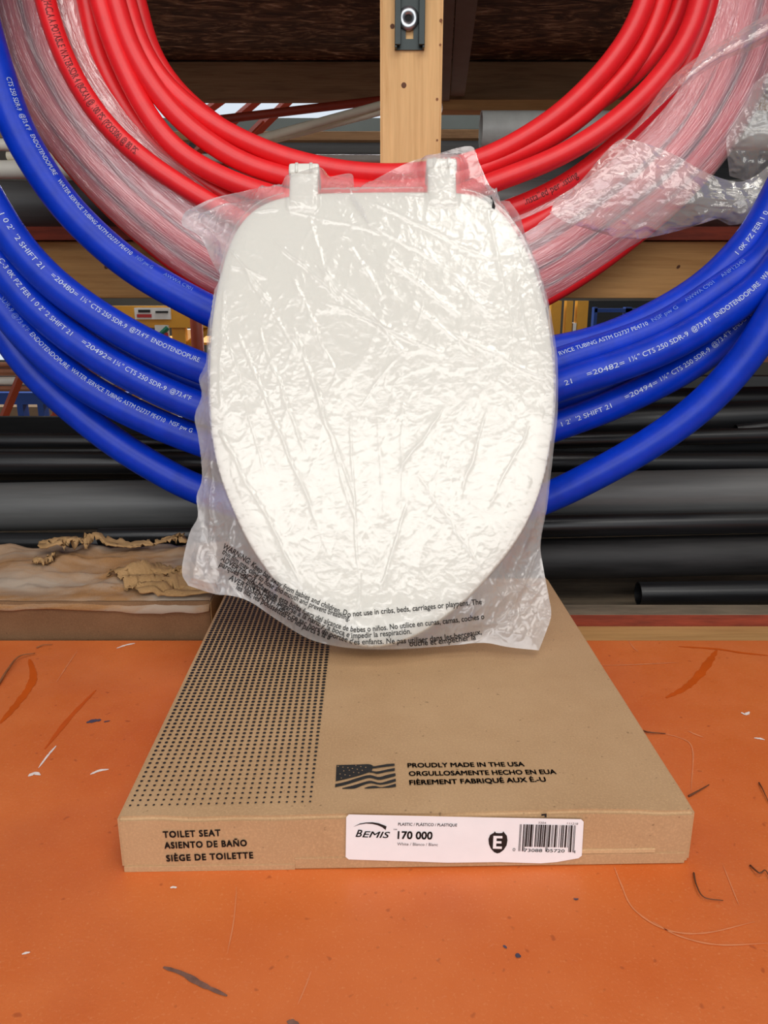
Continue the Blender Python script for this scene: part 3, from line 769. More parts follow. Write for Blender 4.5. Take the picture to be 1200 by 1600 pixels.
for q in (0,):
    pts = [(767, 306), (770, 312), (774, 322), (773, 327), (769, 325), (767, 314)]
    out = []
    for x, y in pts:
        r = ray(x, y).normalized(); hit = bvh.ray_cast(CAM, r); out.append((hit[0] or sp(x, y)) - r * 0.0006)
    mb.add(out, [list(range(len(out)))[::-1]])
mb.build('vent_slit', M['hole'], bag)

# ------------------------------------------------------------ coils of tubing
def loop_path(px, dl, dr, centre, step=0.012, sm=6):
    """closed loop: the seen pixels from upper left round the bottom to upper right, then over the top about centre"""
    cx, cy = centre
    L, R = px[0], px[-1]
    aL = math.atan2(L[1] - cy, L[0] - cx); aR = math.atan2(R[1] - cy, R[0] - cx)
    rL = math.hypot(L[0] - cx, L[1] - cy); rR = math.hypot(R[0] - cx, R[1] - cy)
    if aL < 0: aL += 2 * math.pi
    if aR > 0: aR = aR
    # from R upward (angle decreasing) to L
    a0, a1 = aR, aL - 2 * math.pi
    ext = []
    n = 14
    for k in range(1, n):
        t = k / n; an = a0 + (a1 - a0) * t; rr = rR + (rL - rR) * t
        ext.append((cx + rr * math.cos(an), cy + rr * math.sin(an)))
    pts = list(px) + ext
    P = []
    for x, y in pts:
        t = min(1, max(0, x / 1200.0)); P.append(PY(x, y, dl + (dr - dl) * t))
    C = catmull(P, 8, True)
    return smooth_pts(resample(C, step, True), sm)
def tube_text(P, r, body, p0, p1, off, h=0.0057, bold=0.0):
    """print along a loop between the places seen at pixels p0 and p1"""
    n = len(P); Q = [to_px(q) for q in P]
    near = lambda p: min(range(n), key=lambda i: (Q[i][0] - p[0]) ** 2 + (Q[i][1] - p[1]) ** 2)
    i0, i1 = near(p0), near(p1)
    if i1 <= i0: i1 = i0 + 2
    seg = [P[i % n] for i in range(i0 - 1, i1 + 3)]
    A = np.array([tuple(q) for q in seg]); d = np.r_[0, np.cumsum(np.linalg.norm(np.diff(A, axis=0), axis=1))]
    s0 = d[1]
    # exact end by projecting the pixels on the polyline
    def exact(p):
        best = (1e9, 0)
        for k in range(len(seg) - 1):
            x0, y0 = to_px(seg[k]); x1, y1 = to_px(seg[k + 1]); dx, dy = x1 - x0, y1 - y0
            t = min(1, max(0, ((p[0] - x0) * dx + (p[1] - y0) * dy) / (dx * dx + dy * dy + 1e-9)))
            e = (x0 + dx * t - p[0]) ** 2 + (y0 + dy * t - p[1]) ** 2
            if e < best[0]: best = (e, d[k] + (d[k + 1] - d[k]) * t)
        return best[1]
    s0, s1 = exact(p0), exact(p1)
    v, f = text2d(body, 1, bold); x0, x1 = v[:, 0].min(), v[:, 0].max(); sc = (s1 - s0) / (x1 - x0)
    out = []
    for q in v:
        s = s0 + (q[0] - x0) * sc
        c = Vector([np.interp(s, d, A[:, k]) for k in range(3)])
        e = Vector([np.interp(s + .004, d, A[:, k]) - np.interp(s - .004, d, A[:, k]) for k in range(3)]).normalized()
        F = (CAM - c); F = (F - e * F.dot(e)).normalized(); Uu = F.cross(e)
        an = off + (q[1] - 0.35) / 0.7 * h / r
        out.append(c + (F * math.cos(an) + Uu * math.sin(an)) * (r + 0.0005))
    return out, f
RB = 0.0192
blue = empty('blue_tubing_coil', PY(600, 760, 0.93), 'big coil of thick blue plastic tubing with white print', 'tubing coil')
BC = (595, -83)
blue_loops = [
    ([(6, 147), (28, 206), (62, 264), (100, 320), (160, 380), (217, 425), (283, 462), (325, 484), (440, 533), (600, 562), (760, 560), (880, 546), (960, 524), (1040, 486), (1098, 450), (1140, 412), (1170, 378), (1194, 343)], .96, .985, [
        ('CTS 250 SDR-9', (2, 130), (22, 182), .55, 0), ('@73.4°F', (24, 188), (36, 215), .6, 0), ('ENDOTENDOPURE', (40, 222), (80, 285), .65, 0),
        ('WATER SERVICE TUBING ASTM D2737 PE4710', (86, 292), (205, 408), .65, 0), ('NSF pw G', (212, 413), (238, 430), .7, 1), ('AWWA C901', (255, 440), (300, 462), .75, 1),
        ('1 0K PZ FER 1 0', (1148, 405), (1196, 338), .1, 0)]),
    ([(0, 343), (43, 403), (93, 452), (167, 503), (233, 540), (310, 573), (440, 616), (600, 638), (760, 610), (873, 567), (950, 543), (1033, 512), (1100, 470), (1167, 423), (1200, 397)], .93, .965, [
        ('1 0 2\'  \'2 SHIFT 21', (0, 343), (68, 428), .25, 0), ('=20480=', (80, 440), (122, 472), .35, 0), ('1¼" CTS 250 SDR-9', (128, 477), (198, 522), .35, 0), ('@73.4°F', (204, 524), (232, 538), .4, 0), ('ENDOTENDOPURE', (238, 540), (312, 573), .4, 0),
        ('RVICE TUBING ASTM D2737 PE4710', (873, 566), (1010, 520), .6, 0), ('NSF pw G', (1018, 517), (1060, 496), .65, 1), ('AWWA C901', (1074, 488), (1118, 458), .7, 1), ('ANP1234SI', (1130, 450), (1166, 424), .7, 1)]),
    ([(-20, 345), (30, 420), (90, 480), (160, 528), (233, 566), (305, 596), (440, 640), (600, 664), (760, 655), (873, 625), (950, 603), (1040, 565), (1120, 515), (1180, 460), (1215, 420)], .985, 1.01, []),
    ([(0, 413), (43, 468), (100, 520), (183, 575), (300, 632), (440, 672), (600, 690), (760, 650), (873, 601), (950, 578), (1033, 547), (1100, 511), (1167, 465), (1205, 430)], .94, .93, [
        ('C-3 0K PZ FER 1 0 2\' \'2 SHIFT 21', (0, 413), (113, 533), .2, 0), ('=20492=', (130, 543), (176, 572), .25, 0), ('1¼" CTS 250 SDR-9', (180, 575), (262, 615), .25, 0), ('@73.4°F', (268, 618), (300, 632), .3, 0),
        ('21', (878, 600), (889, 597), .0, 0), ('=20482=', (913, 590), (970, 570), .1, 0), ('1¼" CTS 250 SDR-9', (978, 567), (1070, 528), .15, 0), ('@73.4°F', (1076, 524), (1106, 506), .2, 0), ('ENDOTENDOPURE', (1112, 502), (1182, 450), .2, 0), ('WA', (1188, 445), (1200, 433), .2, 0)]),
    ([(0, 473), (33, 517), (83, 567), (150, 615), (233, 657), (307, 687), (440, 728), (600, 742), (760, 705), (873, 664), (933, 643), (1000, 613), (1067, 578), (1133, 532), (1183, 486), (1215, 450)], .95, .965, [
        ('SDR-9 @73.4°F', (0, 473), (42, 526), .3, 1), ('ENDOTENDOPURE', (46, 530), (106, 585), .35, 0), ('WATER SERVICE TUBING ASTM D2737 PE4710', (110, 588), (258, 668), .4, 0), ('NSF pw G', (265, 671), (300, 685), .45, 0),
        ('1 2\'  \'2 SHIFT 21', (873, 664), (950, 636), .0, 0), ('=20494=', (972, 626), (1022, 603), .1, 0), ('1¼" CTS 250 SDR-9', (1028, 600), (1105, 553), .15, 0), ('@73.4°F', (1110, 550), (1140, 527), .2, 0), ('ENDOTENDO', (1144, 523), (1186, 483), .2, 0)]),
    ([(-12, 485), (10, 525), (43, 570), (83, 612), (133, 655), (183, 694), (250, 735), (305, 763), (440, 810), (600, 835), (750, 815), (860, 776), (933, 740), (1000, 703), (1067, 658), (1117, 615), (1160, 565), (1190, 525), (1215, 480)], .985, .90, []),
]
BLUE_P = []
for px, dl, dr, texts in blue_loops:
    P = loop_path(px, dl, dr, BC); BLUE_P.append(P)
    v, f = tube(P, RB, 26, True)
    o = obj('loop', v, f, M['blue'], blue)
    for body, p0, p1, off, dm in texts:
        MB().add(*tube_text(P, RB, body, p0, p1, off)).build('print', M['print_dim' if dm else 'print_white'], o)
# red coil
RR = 0.0125
RC = (590, -150)
red = empty('red_tubing_coil', PY(600, 330, 1.05), 'unwrapped coil of thin bright red tubing hanging on the wooden post', 'tubing coil')
red_loops = [
    ([(214, 0), (224, 50), (243, 97), (275, 142), (325, 186), (400, 234), (500, 268), (600, 279), (700, 266), (800, 236), (880, 192), (960, 140), (1015, 92), (1055, 32), (1066, 0)], 1.10, 1.075),
    ([(197, 0), (210, 50), (233, 100), (262, 138), (299, 170), (347, 203), (410, 233), (457, 250), (530, 266), (600, 272), (680, 267), (757, 247), (813, 219), (867, 184), (907, 149), (947, 107), (981, 61), (1006, 8)], 1.065, 1.05),
    ([(180, 0), (197, 60), (222, 110), (255, 158), (290, 195), (331, 226), (378, 254), (430, 272), (510, 290), (600, 298), (690, 285), (765, 258), (813, 238), (867, 211), (920, 172), (960, 132), (1000, 86), (1025, 28), (1035, 0)], 1.04, 1.07),
    ([(156, 0), (171, 54), (193, 108), (220, 162), (252, 210), (283, 241), (331, 269), (390, 294), (480, 318), (600, 328), (700, 310), (770, 285), (850, 255), (900, 230), (950, 198), (1000, 155), (1050, 98), (1080, 48), (1093, 8)], 1.045, 1.03),
    ([(136, 0), (147, 65), (166, 115), (190, 160), (222, 205), (270, 250), (350, 305), (450, 345), (600, 365), (720, 350), (815, 320), (860, 300), (900, 277), (950, 238), (1000, 193), (1050, 138), (1085, 75), (1105, 22)], 1.075, 1.065),
]
RED_P = []
for px, dl, dr in red_loops:
    P = loop_path(px, dl, dr, RC); RED_P.append(P)
    v, f = tube(P, RR, 20, True)
    o = obj('loop', v, f, M['red'], red)
    if px[0][0] == 136:
        mb = MB(); mb.add(*tube_text(P, RR, 'Installed per listing', (818, 319), (900, 277), .2, 0.009)); mb.build('print', M['print_dark'], o)
# wrapped coil
wc = empty('wrapped_tubing_coil', PY(600, 450, 1.08), 'coil of red tubing bundled in glossy clear stretch wrap', 'tubing coil')
cpx = [(62, 0), (82, 80), (112, 142), (162, 212), (225, 279), (290, 335), (345, 375), (460, 430), (600, 448), (730, 435), (832, 395), (940, 322), (1040, 235), (1100, 150), (1135, 70), (1155, 0)]
CP_ = loop_path(cpx, 1.085, 1.085, RC, 0.012, 10)
def frame(P, i):
    n = len(P); t = (P[(i + 1) % n] - P[i - 1]).normalized()
    B = Vector((0, -1, 0)); B = (B - t * B.dot(t)).normalized()
    Nn = B.cross(t)            # in the plane of the coil, towards its middle
    return t, Nn, B
# where on the loop a bare strand lies on top
for off, dep in [(-0.060, 0.000), (-0.034, 0.012), (-0.006, 0.018), (0.018, 0.016), (0.040, 0.008), (-0.042, -0.014), (-0.016, -0.012), (0.010, -0.012), (0.034, -0.014)]:
    P = []
    n = len(CP_)
    ph = random.random() * 6
    for i, q in enumerate(CP_):
        t, Nn, B = frame(CP_, i)
        an = 2 * math.pi * i / n
        P.append(q + Nn * (off + 0.004 * math.sin(2 * an + ph)) + B * (dep + 0.003 * math.sin(3 * an + ph)))
    P = smooth_pts(P, 3)
    v, f = tube(P, 0.0118, 16, True)
    obj('loop', v, f, M['red'], wc)
# bare strand running over the wrap on the left, slipping under it on the right
upx = [(70, 0), (90, 65), (120, 130), (165, 195), (225, 250), (300, 300), (380, 345), (480, 385), (600, 400), (720, 392), (830, 352), (930, 285), (1020, 205), (1080, 120), (1110, 45), (1122, 0)]
P = loop_path(upx, 1.022, 1.085, RC)
v, f = tube(P, 0.0122, 20, True)
o = obj('loop', v, f, M['red'], wc)
mb = MB()
mb.add(*tube_text(P, 0.0122, '(H-CLA A POTABLE WATER-SDR 4 (BCKA) @ 100 PSI (PEX5306) @ 80 PSI', (72, 5), (215, 243), .15, 0.0085)); mb.build('print', M['print_dark'], o)
# film round the bundle
nseg, nr = len(CP_), 96
vs = []; fs = []
for i, q in enumerate(CP_):
    t, Nn, B = frame(CP_, i)
    for k in range(nr):
        an = 2 * math.pi * k / nr
        ea, eb = 0.066, 0.034
        kk = 3.2 * math.cos(an); side = 40 if math.sin(an) < 0 else 0
        lump = float(crumple(np.array(i * 0.055 + side), np.array(kk * 0.8), 3)) - .45
        fine = float(crumple(np.array(i * 0.11 + 3 + side), np.array(kk * 2.6), 5)) - .45
        rr = 1 + 0.055 * lump + 0.050 * fine
        vs.append(q + Nn * (ea * math.cos(an) * rr - 0.004) + B * (eb * math.sin(an) * rr + 0.001))
for i in range(nseg):
    j = (i + 1) % nseg
    for k in range(nr):
        l = (k + 1) % nr; fs.append([i * nr + k, j * nr + k, j * nr + l, i * nr + l])
o = obj('stretch_wrap', vs, fs, M['wrap'], wc, label='clear glossy crinkled stretch wrap')
ul = o.data.uv_layers.new(name='film')
for lp in o.data.loops:
    i, k = divmod(lp.vertex_index, nr); ul.data[lp.index].uv = (i * 0.012, 0.16 * abs(math.cos(math.pi * k / nr)) * 2)
# loose ends of the wrap
def sheet(name, left, right, top, bottom, d0, d1, amp, seed, mat, parent, ns=90, nt=60):
    global NS, NT
    a, b = NS, NT; NS, NT = ns, nt
    G = coons(left, right, top, bottom); NS, NT = a, b
    vs = []
    for j in range(nt):
        for i in range(ns):
            x, y = G[j, i]; s, t = i / (ns - 1), j / (nt - 1)
            h = float(crumple(np.array(x / 26.0), np.array(y / 26.0), seed)) - .45
            h2 = float(crumple(np.array(x / 10.0), np.array(y / 10.0), seed + 1)) - .45
            vs.append(PY(x, y, d0 + (d1 - d0) * s - amp * h - amp * 0.16 * h2 - 0.012 * math.sin(math.pi * t)))
    fs = [[j * ns + i, j * ns + i + 1, (j + 1) * ns + i + 1, (j + 1) * ns + i] for j in range(nt - 1) for i in range(ns - 1)]
    return obj(name, vs, fs, mat, parent)
sheet('loose_wrap', [(868, 310), (862, 330), (880, 345), (930, 362)], [(1205, 255), (1195, 300), (1165, 345), (1140, 352)], [(868, 310), (905, 285), (955, 228), (985, 218), (1050, 240), (1100, 268), (1150, 284), (1180, 275), (1205, 255)], [(930, 362), (970, 372), (1010, 372), (1080, 355), (1110, 340), (1140, 352)], 1.005, 1.0, 0.005, 11, M['wrap_loose'], wc)
sheet('loose_wrap', [(915, 268), (950, 240), (1000, 190)], [(1210, 15), (1212, 40), (1205, 62)], [(915, 268), (985, 205), (1050, 120), (1120, 70), (1210, 15)], [(1000, 190), (1060, 140), (1130, 95), (1170, 80), (1205, 62)], 1.025, 1.02, 0.004, 15, M['wrap_loose'], wc)
sheet('loose_wrap', [(1150, 170), (1135, 215), (1140, 275)], [(1215, 100), (1215, 180), (1210, 290)], [(1150, 170), (1180, 130), (1215, 100)], [(1140, 275), (1175, 285), (1210, 290)], 1.07, 1.05, 0.005, 19, M['wrap_loose'], wc, 50, 60)

# ------------------------------------------------------------ timber rack
PYD = 1.160
pl, pr = PY(594, 120, PYD), PY(691, 120, PYD)
post = empty('wooden_post', ((pl.x + pr.x) / 2, PYD + 0.02, 0), 'upright pine post behind the toilet seat with a black slotted bracket', 'post')
bm = bmesh.new(); bmesh.ops.create_cube(bm, size=1)
for q in bm.verts: q.co = Vector((pl.x + (q.co.x + .5) * (pr.x - pl.x), PYD + (q.co.y + .5) * 0.038, (q.co.z + .5) * 2.5))
bmesh.ops.bevel(bm, geom=bm.edges[:], offset=0.003, segments=2, affect='EDGES'); bm.verts.index_update()
obj('stud', [q.co.copy() for q in bm.verts], [[w.index for w in f.verts] for f in bm.faces], M['post'], post, False); bm.free()
def disc(mb, c, n, r, seg=16, ry=None):
    n = Vector(n).normalized(); u = n.orthogonal().normalized(); w = n.cross(u)
    vs = [c + u * (math.cos(2 * math.pi * k / seg) * r) + w * (math.sin(2 * math.pi * k / seg) * (ry or r)) for k in range(seg)]
    mb.add(vs, [list(range(seg))])
for x, y, r in [(631, 133, .0035), (613, 41, .0030), (689, 32, .0022), (683, 155, .0018), (683, 219, .0014), (688, 70, .0016)]:
    mb = MB(); disc(mb, PY(x, y, PYD - 0.0006), (0, -1, 0), r, 14); mb.build('knot', M['splinter'] if r < .003 else M['fibre'], post)
# slotted strut bracket: base web with slot, two side flanges with lips
bl, br = PY(617, 40, PYD - 0.014), PY(664, 40, PYD - 0.014); zb = PY(640, 74, PYD - 0.014).z
brk = MB(); zt = zb + 0.34; y0, y1 = PYD - 0.014, PYD - 0.0005
w = br.x - bl.x
sx0, sx1 = bl.x + w * 0.37, bl.x + w * 0.63
zs0 = PY(640, 62, y1).z; zs1 = PY(640, 40, y1).z
brk.box((bl.x, y1 - 0.003, zs1), (br.x, y1, zt)); brk.box((bl.x, y1 - 0.003, zb), (br.x, y1, zs0))
brk.box((bl.x, y1 - 0.003, zs0), (sx0, y1, zs1)); brk.box((sx1, y1 - 0.003, zs0), (br.x, y1, zs1))
for xa, xb in ((bl.x, bl.x + 0.003), (br.x - 0.003, br.x)): brk.box((xa, y0, zb), (xb, y1, zt), 0.0008)
for xa, xb in ((bl.x, bl.x + w * 0.2), (br.x - w * 0.2, br.x)): brk.box((xa, y0 - 0.002, zb + 0.003), (xb, y0 + 0.001, zt), 0.0008)
for xa, xb in ((bl.x + w * 0.17, bl.x + w * 0.2), (br.x - w * 0.2, br.x - w * 0.17)): brk.box((xa, y0, zb + 0.004), (xb, y0 + 0.005, zt))
bro = brk.build('slotted_bracket', M['dark_metal'], post)
mb = MB(); c = PY(638, 29, y1 - 0.004)
v, f = ring_pipe(c + Vector((0, -0.003, 0)), c + Vector((0, 0.002, 0)), 0.0142, 0.0046); mb.add(v, f)
mb.build('washer', M['zinc'], bro, True)
mb = MB(); disc(mb, c + Vector((0, -0.0012, 0)), (0, -1, 0), 0.0052); mb.build('bolt_socket', M['hole'], bro)
# arm the coils hang from, above the picture
zc = CZ + 0.64
MB().tube([Vector(((pl.x + pr.x) / 2 - .03, 0.86, zc)), Vector(((pl.x + pr.x) / 2 - .03, PYD, zc))], 0.02, 16).build('hanging_arm', M['dark_metal'], post, True)

def beam_thing(name, x0, x1, yt, yb, d, depth, mat, label, cat, bev=0.003):
    a = PY(600, yb, d); b = PY(600, yt, d)
    return MB().box((x0, d, a.z), (x1, d + depth, b.z), bev).build(name, mat, None, label=label, cat=cat)
D2 = PYD + 0.040
bo = empty('wooden_beam', (0, D2 + 0.02, PY(600, 466, D2).z), 'long horizontal pine beam crossing behind the blue and red coils', 'beam')
za, zb2 = PY(600, 466, D2).z, PY(600, 377, D2).z
MB().box((-1.15, D2, za), (1.15, D2 + 0.038, zb2), 0.002).build('timber', M['beam'], bo)
for x, y, r in [(167, 416, .0032), (1060, 417, .0022)]:
    mb = MB(); disc(mb, PY(x, y, D2 - 0.0005), (0, -1, 0), r * 1.5, 14, r); mb.build('knot', M['fibre'], bo)
# plywood deck on the beam
MB().box((-1.15, D2 - 0.018, zb2 + 0.001), (1.15, 2.2, PY(600, 354, D2 - 0.018).z)).build('plywood_deck', M['red_edge'], None, label='red-edged plywood shelf deck lying on the long pine beam', cat='shelf')
ZD = PY(600, 354, D2 - 0.018).z
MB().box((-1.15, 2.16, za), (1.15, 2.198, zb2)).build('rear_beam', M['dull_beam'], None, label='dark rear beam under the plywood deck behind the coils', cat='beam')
# upper shelf: strand board and its rear beam
zo = PY(600, 95, 2.2).z
MB().box((-1.15, D2, zo), (1.15, 2.25, zo + 0.018)).build('strand_board_shelf', M['osb'], None, label='dark strand board underside of the upper shelf', cat='shelf')
for k, xx in enumerate((270, 400)):
    a = PY(xx, 0, 1.9); 
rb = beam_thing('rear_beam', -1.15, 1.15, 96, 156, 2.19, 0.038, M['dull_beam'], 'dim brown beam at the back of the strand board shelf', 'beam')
MB().box((-1.15, D2, zo + 0.019), (1.15, D2 + 0.038, zo + 0.11)).build('front_beam', M['beam'], None, label='front beam of the upper shelf just above the photo', cat='beam')
a = PY(706, 158, 2.12)
MB().box((PY(692, 160, 2.12).x, 2.13, PY(700, 172, 2.13).z), (1.15, 2.185, PY(700, 156, 2.13).z)).build('wood_cleat', M['tan_plank'], None, label='thin pale wood strip under the rear beam to the right of the post', cat='strip')
# grey boards under the shelf, running front to back beside the post
def slab(name, pn, pf, dn, df, drop, mat, label, cat):
    """board under the strand board between a near and a far pixel pair"""
    (nx0, nx1, ny), (fx0, fx1, fy) = pn, pf
    A, B = PY(nx0, ny, dn), PY(nx1, ny, dn); C, D = PY(fx0, fy, df), PY(fx1, fy, df)
    lo = [A, B, D, C]
    vs = lo + [q + Vector((0, 0, drop)) for q in lo]
    return obj(name, vs, [[0, 1, 2, 3], [4, 7, 6, 5], [0, 4, 5, 1], [1, 5, 6, 2], [2, 6, 7, 3], [3, 7, 4, 0]], mat, None, False, label=label, cat=cat)
slab('grey_board', (715, 752, -40), (704, 726, 150), 1.45, 2.12, 0.02, M['grey_board'], 'grey board under the shelf running back beside the post, right one of two', 'board')
slab('grey_board', (690, 713, -40), (688, 702, 158), 1.45, 2.125, 0.02, M['grey_board'], 'grey board under the shelf nearest the right side of the post', 'board')

# ------------------------------------------------------------ pipes stored on the upper deck
def pipe(name, p0, p1, r, mat, label, group=None, cat='pipe', hollow=True):
    v, f = ring_pipe(p0, p1, r) if hollow else tube([p0, p1], r, 24)
    o = obj(name, v, f, mat, None, True, label=label, cat=cat, group=group)
    e = o.modifiers.new('edge', 'EDGE_SPLIT'); e.split_angle = math.radians(40)
    return o
def hpipe(name, xa, ya, xb, yb, d, rpx, mat, label, group=None, db=None, x0=None, x1=None):
    """straight pipe whose axis passes the two seen points, prolonged to world x0..x1"""
    A = PY(xa, ya, d); B = PY(xb, yb, db or d)
    r = rpx / FPX * (A - CAM).dot(Vector((0, CP, -SP)))
    t = (B - A) / (B.x - A.x)
    a = A + t * ((x0 if x0 is not None else -1.15) - A.x); b = A + t * ((x1 if x1 is not None else 1.15) - A.x)
    return pipe(name, a, b, r, mat, label, group)
hpipe('grey_pipe', 40, 319, 1170, 318, 1.34, 34.5, M['grey_pipe'], 'thick grey pipe lying on the plywood deck behind the coils')
hpipe('white_pipe', 10, 265, 400, 265, 1.46, 13.5, M['white_pipe'], 'bright white pipe above the grey pipe at the left photo edge', x1=-0.30)
hpipe('white_pipe', 10, 226, 400, 228, 1.58, 9, M['white_pipe'], 'thinner white pipe topmost of those behind the coils at the left', x1=-0.42)
hpipe('cream_pipe', 20, 244, 28, 244, 1.465, 6.5, M['cream_pipe'], 'short cream pipe end between the white pipes at the left photo edge', x0=PY(12, 244, 1.465).x, x1=-0.50)
hpipe('white_pipe', 420, 248, 590, 248, 1.75, 6.5, M['white_pipe'], 'slim white pipe running left of the post just above the seat hinge', x0=-0.36, db=2.0, x1=PY(622, 248, 2.0).x)
hpipe('light_grey_pipe', 760, 204, 860, 204, 1.62, 28, M['lgrey_pipe'], 'light grey pipe with its open end right of the post', x0=PY(751, 204, 1.62).x)
def two(name, p0, p1, d0, d1, rpx, mat, label):
    A, B = PY(*p0, d0), PY(*p1, d1); r = rpx / FPX * (A - CAM).dot(Vector((0, CP, -SP)))
    return pipe(name, A, B, r, mat, label)
two('cream_pipe', (395, 220), (616, 158), 1.75, 1.975, 6.5, M['cream_pipe'], 'upper of two cream pipes slanting up to the post')
two('cream_pipe', (400, 226), (616, 170), 1.80, 1.978, 5.0, M['cream_pipe'], 'lower of two cream pipes slanting up to the post')
two('rust_red_pipe', (318, 190), (600, 156), 1.95, 2.10, 6.5, M['rust'], 'rust-red pipe crossing the bright gap left of the post')
a, b = PY(615, 200, 2.0), PY(670, 200, 2.0)
MB().box((a.x, 1.985, ZD + 0.001), (b.x, 2.05, zo - 0.001)).build('inner_post', M['dull_beam'], None, label='inner rack post hidden behind the front pine post', cat='post')
rk = empty('braced_rack', PY(330, 260, 2.6), 'dark red braced rack frame seen through the gap left of the post', 'rack')
for p0, p1 in [((300, 190), (352, 152)), ((326, 222), (412, 148)), ((376, 232), (462, 146)), ((340, 262), (380, 222))]:
    A, B = PY(*p0, 2.6), PY(*p1, 2.6)
    MB().tube([A - (B - A) * .3, B + (B - A) * .8], 0.0135, 4).build('brace', M['rust'], rk)
to_floor_ = lambda x0, x1, y0, d, th: MB().box((PY(x0, y0, d).x, d, 0), (PY(x1, y0, d).x, d + th, PY(x0, y0, d).z))
to_floor_(620, 665, 300, 2.62, 0.04).build('upright', M['rust'], rk)
a, b = PY(250, 345, 2.6), PY(665, 315, 2.6)
MB().box((a.x, 2.59, a.z), (b.x, 2.62, b.z)).build('beam', M['rust'], rk)
# far shelf bands beyond the deck
def band_thing(name, x0, x1, y0, y1, d, depth, mat, label, cat):
    a, b = PY(x0, y1, d), PY(x1, y0, d)
    return MB().box((a.x, d, a.z), (b.x, d + depth, b.z), 0.002).build(name, mat, None, label=label, cat=cat)
band_thing('steel_beam', 250, 640, 184, 206, 3.3, 0.06, M['teal_steel'], 'grey steel beam beyond the cream pipes left of the post', 'beam')
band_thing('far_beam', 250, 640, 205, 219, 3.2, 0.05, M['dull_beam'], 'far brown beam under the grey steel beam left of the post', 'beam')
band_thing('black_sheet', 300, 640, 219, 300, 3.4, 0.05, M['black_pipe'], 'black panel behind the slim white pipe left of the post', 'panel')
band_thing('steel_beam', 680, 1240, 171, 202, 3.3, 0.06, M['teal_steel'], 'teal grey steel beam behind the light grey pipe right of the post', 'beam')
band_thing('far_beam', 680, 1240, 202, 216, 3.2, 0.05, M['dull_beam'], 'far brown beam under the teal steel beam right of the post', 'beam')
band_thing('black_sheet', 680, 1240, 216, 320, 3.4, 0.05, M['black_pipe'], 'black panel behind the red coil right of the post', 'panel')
band_thing('steel_beam', -140, 60, 120, 215, 3.4, 0.06, M['carton'], 'brown carton board high on the far rack at the left photo edge', 'panel')

# ------------------------------------------------------------ lower rack with the pile of pipes
MB().box((-0.180, TB + 0.002, T - 0.056), (1.1, 0.834, T - 0.016), 0.001).build('wooden_plank', M['tan_plank'], None, label='tan plank along the back edge of the orange table', cat='plank')
bm_ = MB().box((-0.180, 0.835, T - 0.060), (1.1, 0.865, T - 0.0016), 0.0012)
o = bm_.build('painted_board', [M['red_edge'], M['dusty']], None, label='dusty red-painted board in front of the black pipes', cat='board')
for q in o.data.polygons:
    if q.normal.z > 0.5: q.material_index = 1
MB().box((-1.15, 0.87, T - 0.10), (1.15, PYD - 0.002, T - 0.062)).build('rack_deck', M['dusty'], None, label='lower rack deck board under the front of the black pipe pile', cat='shelf')
MB().box((-1.15, PYD + 0.04, T - 0.10), (1.15, 1.9, T - 0.062)).build('rack_deck', M['dusty'], None, label='lower rack deck board at the dark back of the pipe pile', cat='shelf')
for sx in (-1.2, 1.2):
    for yy in (0.80, 1.86):
        MB().box((sx - 0.04, yy - 0.04 + 0.05, 0), (sx + 0.04, yy + 0.04 + 0.05, 2.45)).build('rack_upright', M['beam'], None, label='wooden corner upright of the rack outside the photo', cat='post', group='corner uprights of the rack')
PG = 'pipes in the pile behind the table'
hpipe('black_pipe', 1010, 928, 1190, 926, 0.955, 19, M['black_pipe'], 'lowest black pipe at the right, resting behind the dusty red board', PG, x0=PY(997, 928, 0.955).x)
hpipe('black_pipe', 880, 873, 1190, 866, 1.01, 32, M['scuffed_pipe'], 'thick scuffed black pipe second from the bottom at the right', PG, x0=0.0)
hpipe('black_pipe', 880, 821, 1190, 815, 1.003, 18, M['black_pipe'], 'black pipe directly under the grey pipe at the right', PG, x0=0.02)
hpipe('grey_pipe', 10, 792, 1190, 770, 1.06, 38, M['grey_pipe'], 'thick grey pipe across the middle of the black pile', PG)
hpipe('black_pipe', 10, 723, 1190, 724, 1.085, 18, M['black_pipe'], 'glossy black pipe lying on top of the grey pipe in the pile', PG, db=1.115)
hpipe('black_pipe', 10, 689, 300, 690, 1.125, 12, M['black_pipe'], 'thin black pipe topmost in the pile at the left', PG, x1=0.0)
hpipe('black_pipe', 900, 688, 1190, 680, 1.135, 12, M['black_pipe'], 'thin black pipe topmost in the front of the pile at the right', PG, x0=0.02)
hpipe('black_pipe', 10, 848, 270, 848, 1.02, 16, M['black_pipe'], 'dull black pipe just above the torn carton at the left', PG, x1=-0.05)
hpipe('black_pipe', 165, 838, 300, 836, 0.99, 13, M['black_pipe'], 'short black pipe with its end showing above the torn carton', PG, x0=PY(155, 838, 0.99).x, x1=-0.12)
hpipe('black_pipe', 10, 912, 600, 908, 1.0, 26, M['black_pipe'], 'black pipe at the bottom of the pile behind the torn carton', PG, x1=-0.02)
hpipe('black_pipe', 880, 664, 1190, 652, 1.27, 26, M['black_pipe'], 'dark pipe at the back of the pile, upper one at the right', PG, x0=0.1)
hpipe('black_pipe', 1155, 672, 1190, 668, 1.215, 9, M['black_pipe'], 'thin black pipe end at the right photo edge in the pile', PG, x0=PY(1150, 672, 1.215).x)
hpipe('black_pipe', 10, 716, 1190, 700, 1.36, 34, M['black_pipe'], 'black pipe in the dark at the very back of the pile', PG)
hpipe('black_pipe', 880, 630, 1190, 624, 1.45, 20, M['black_pipe'], 'black pipe under the flat grey bar at the right', PG, x0=0.1)
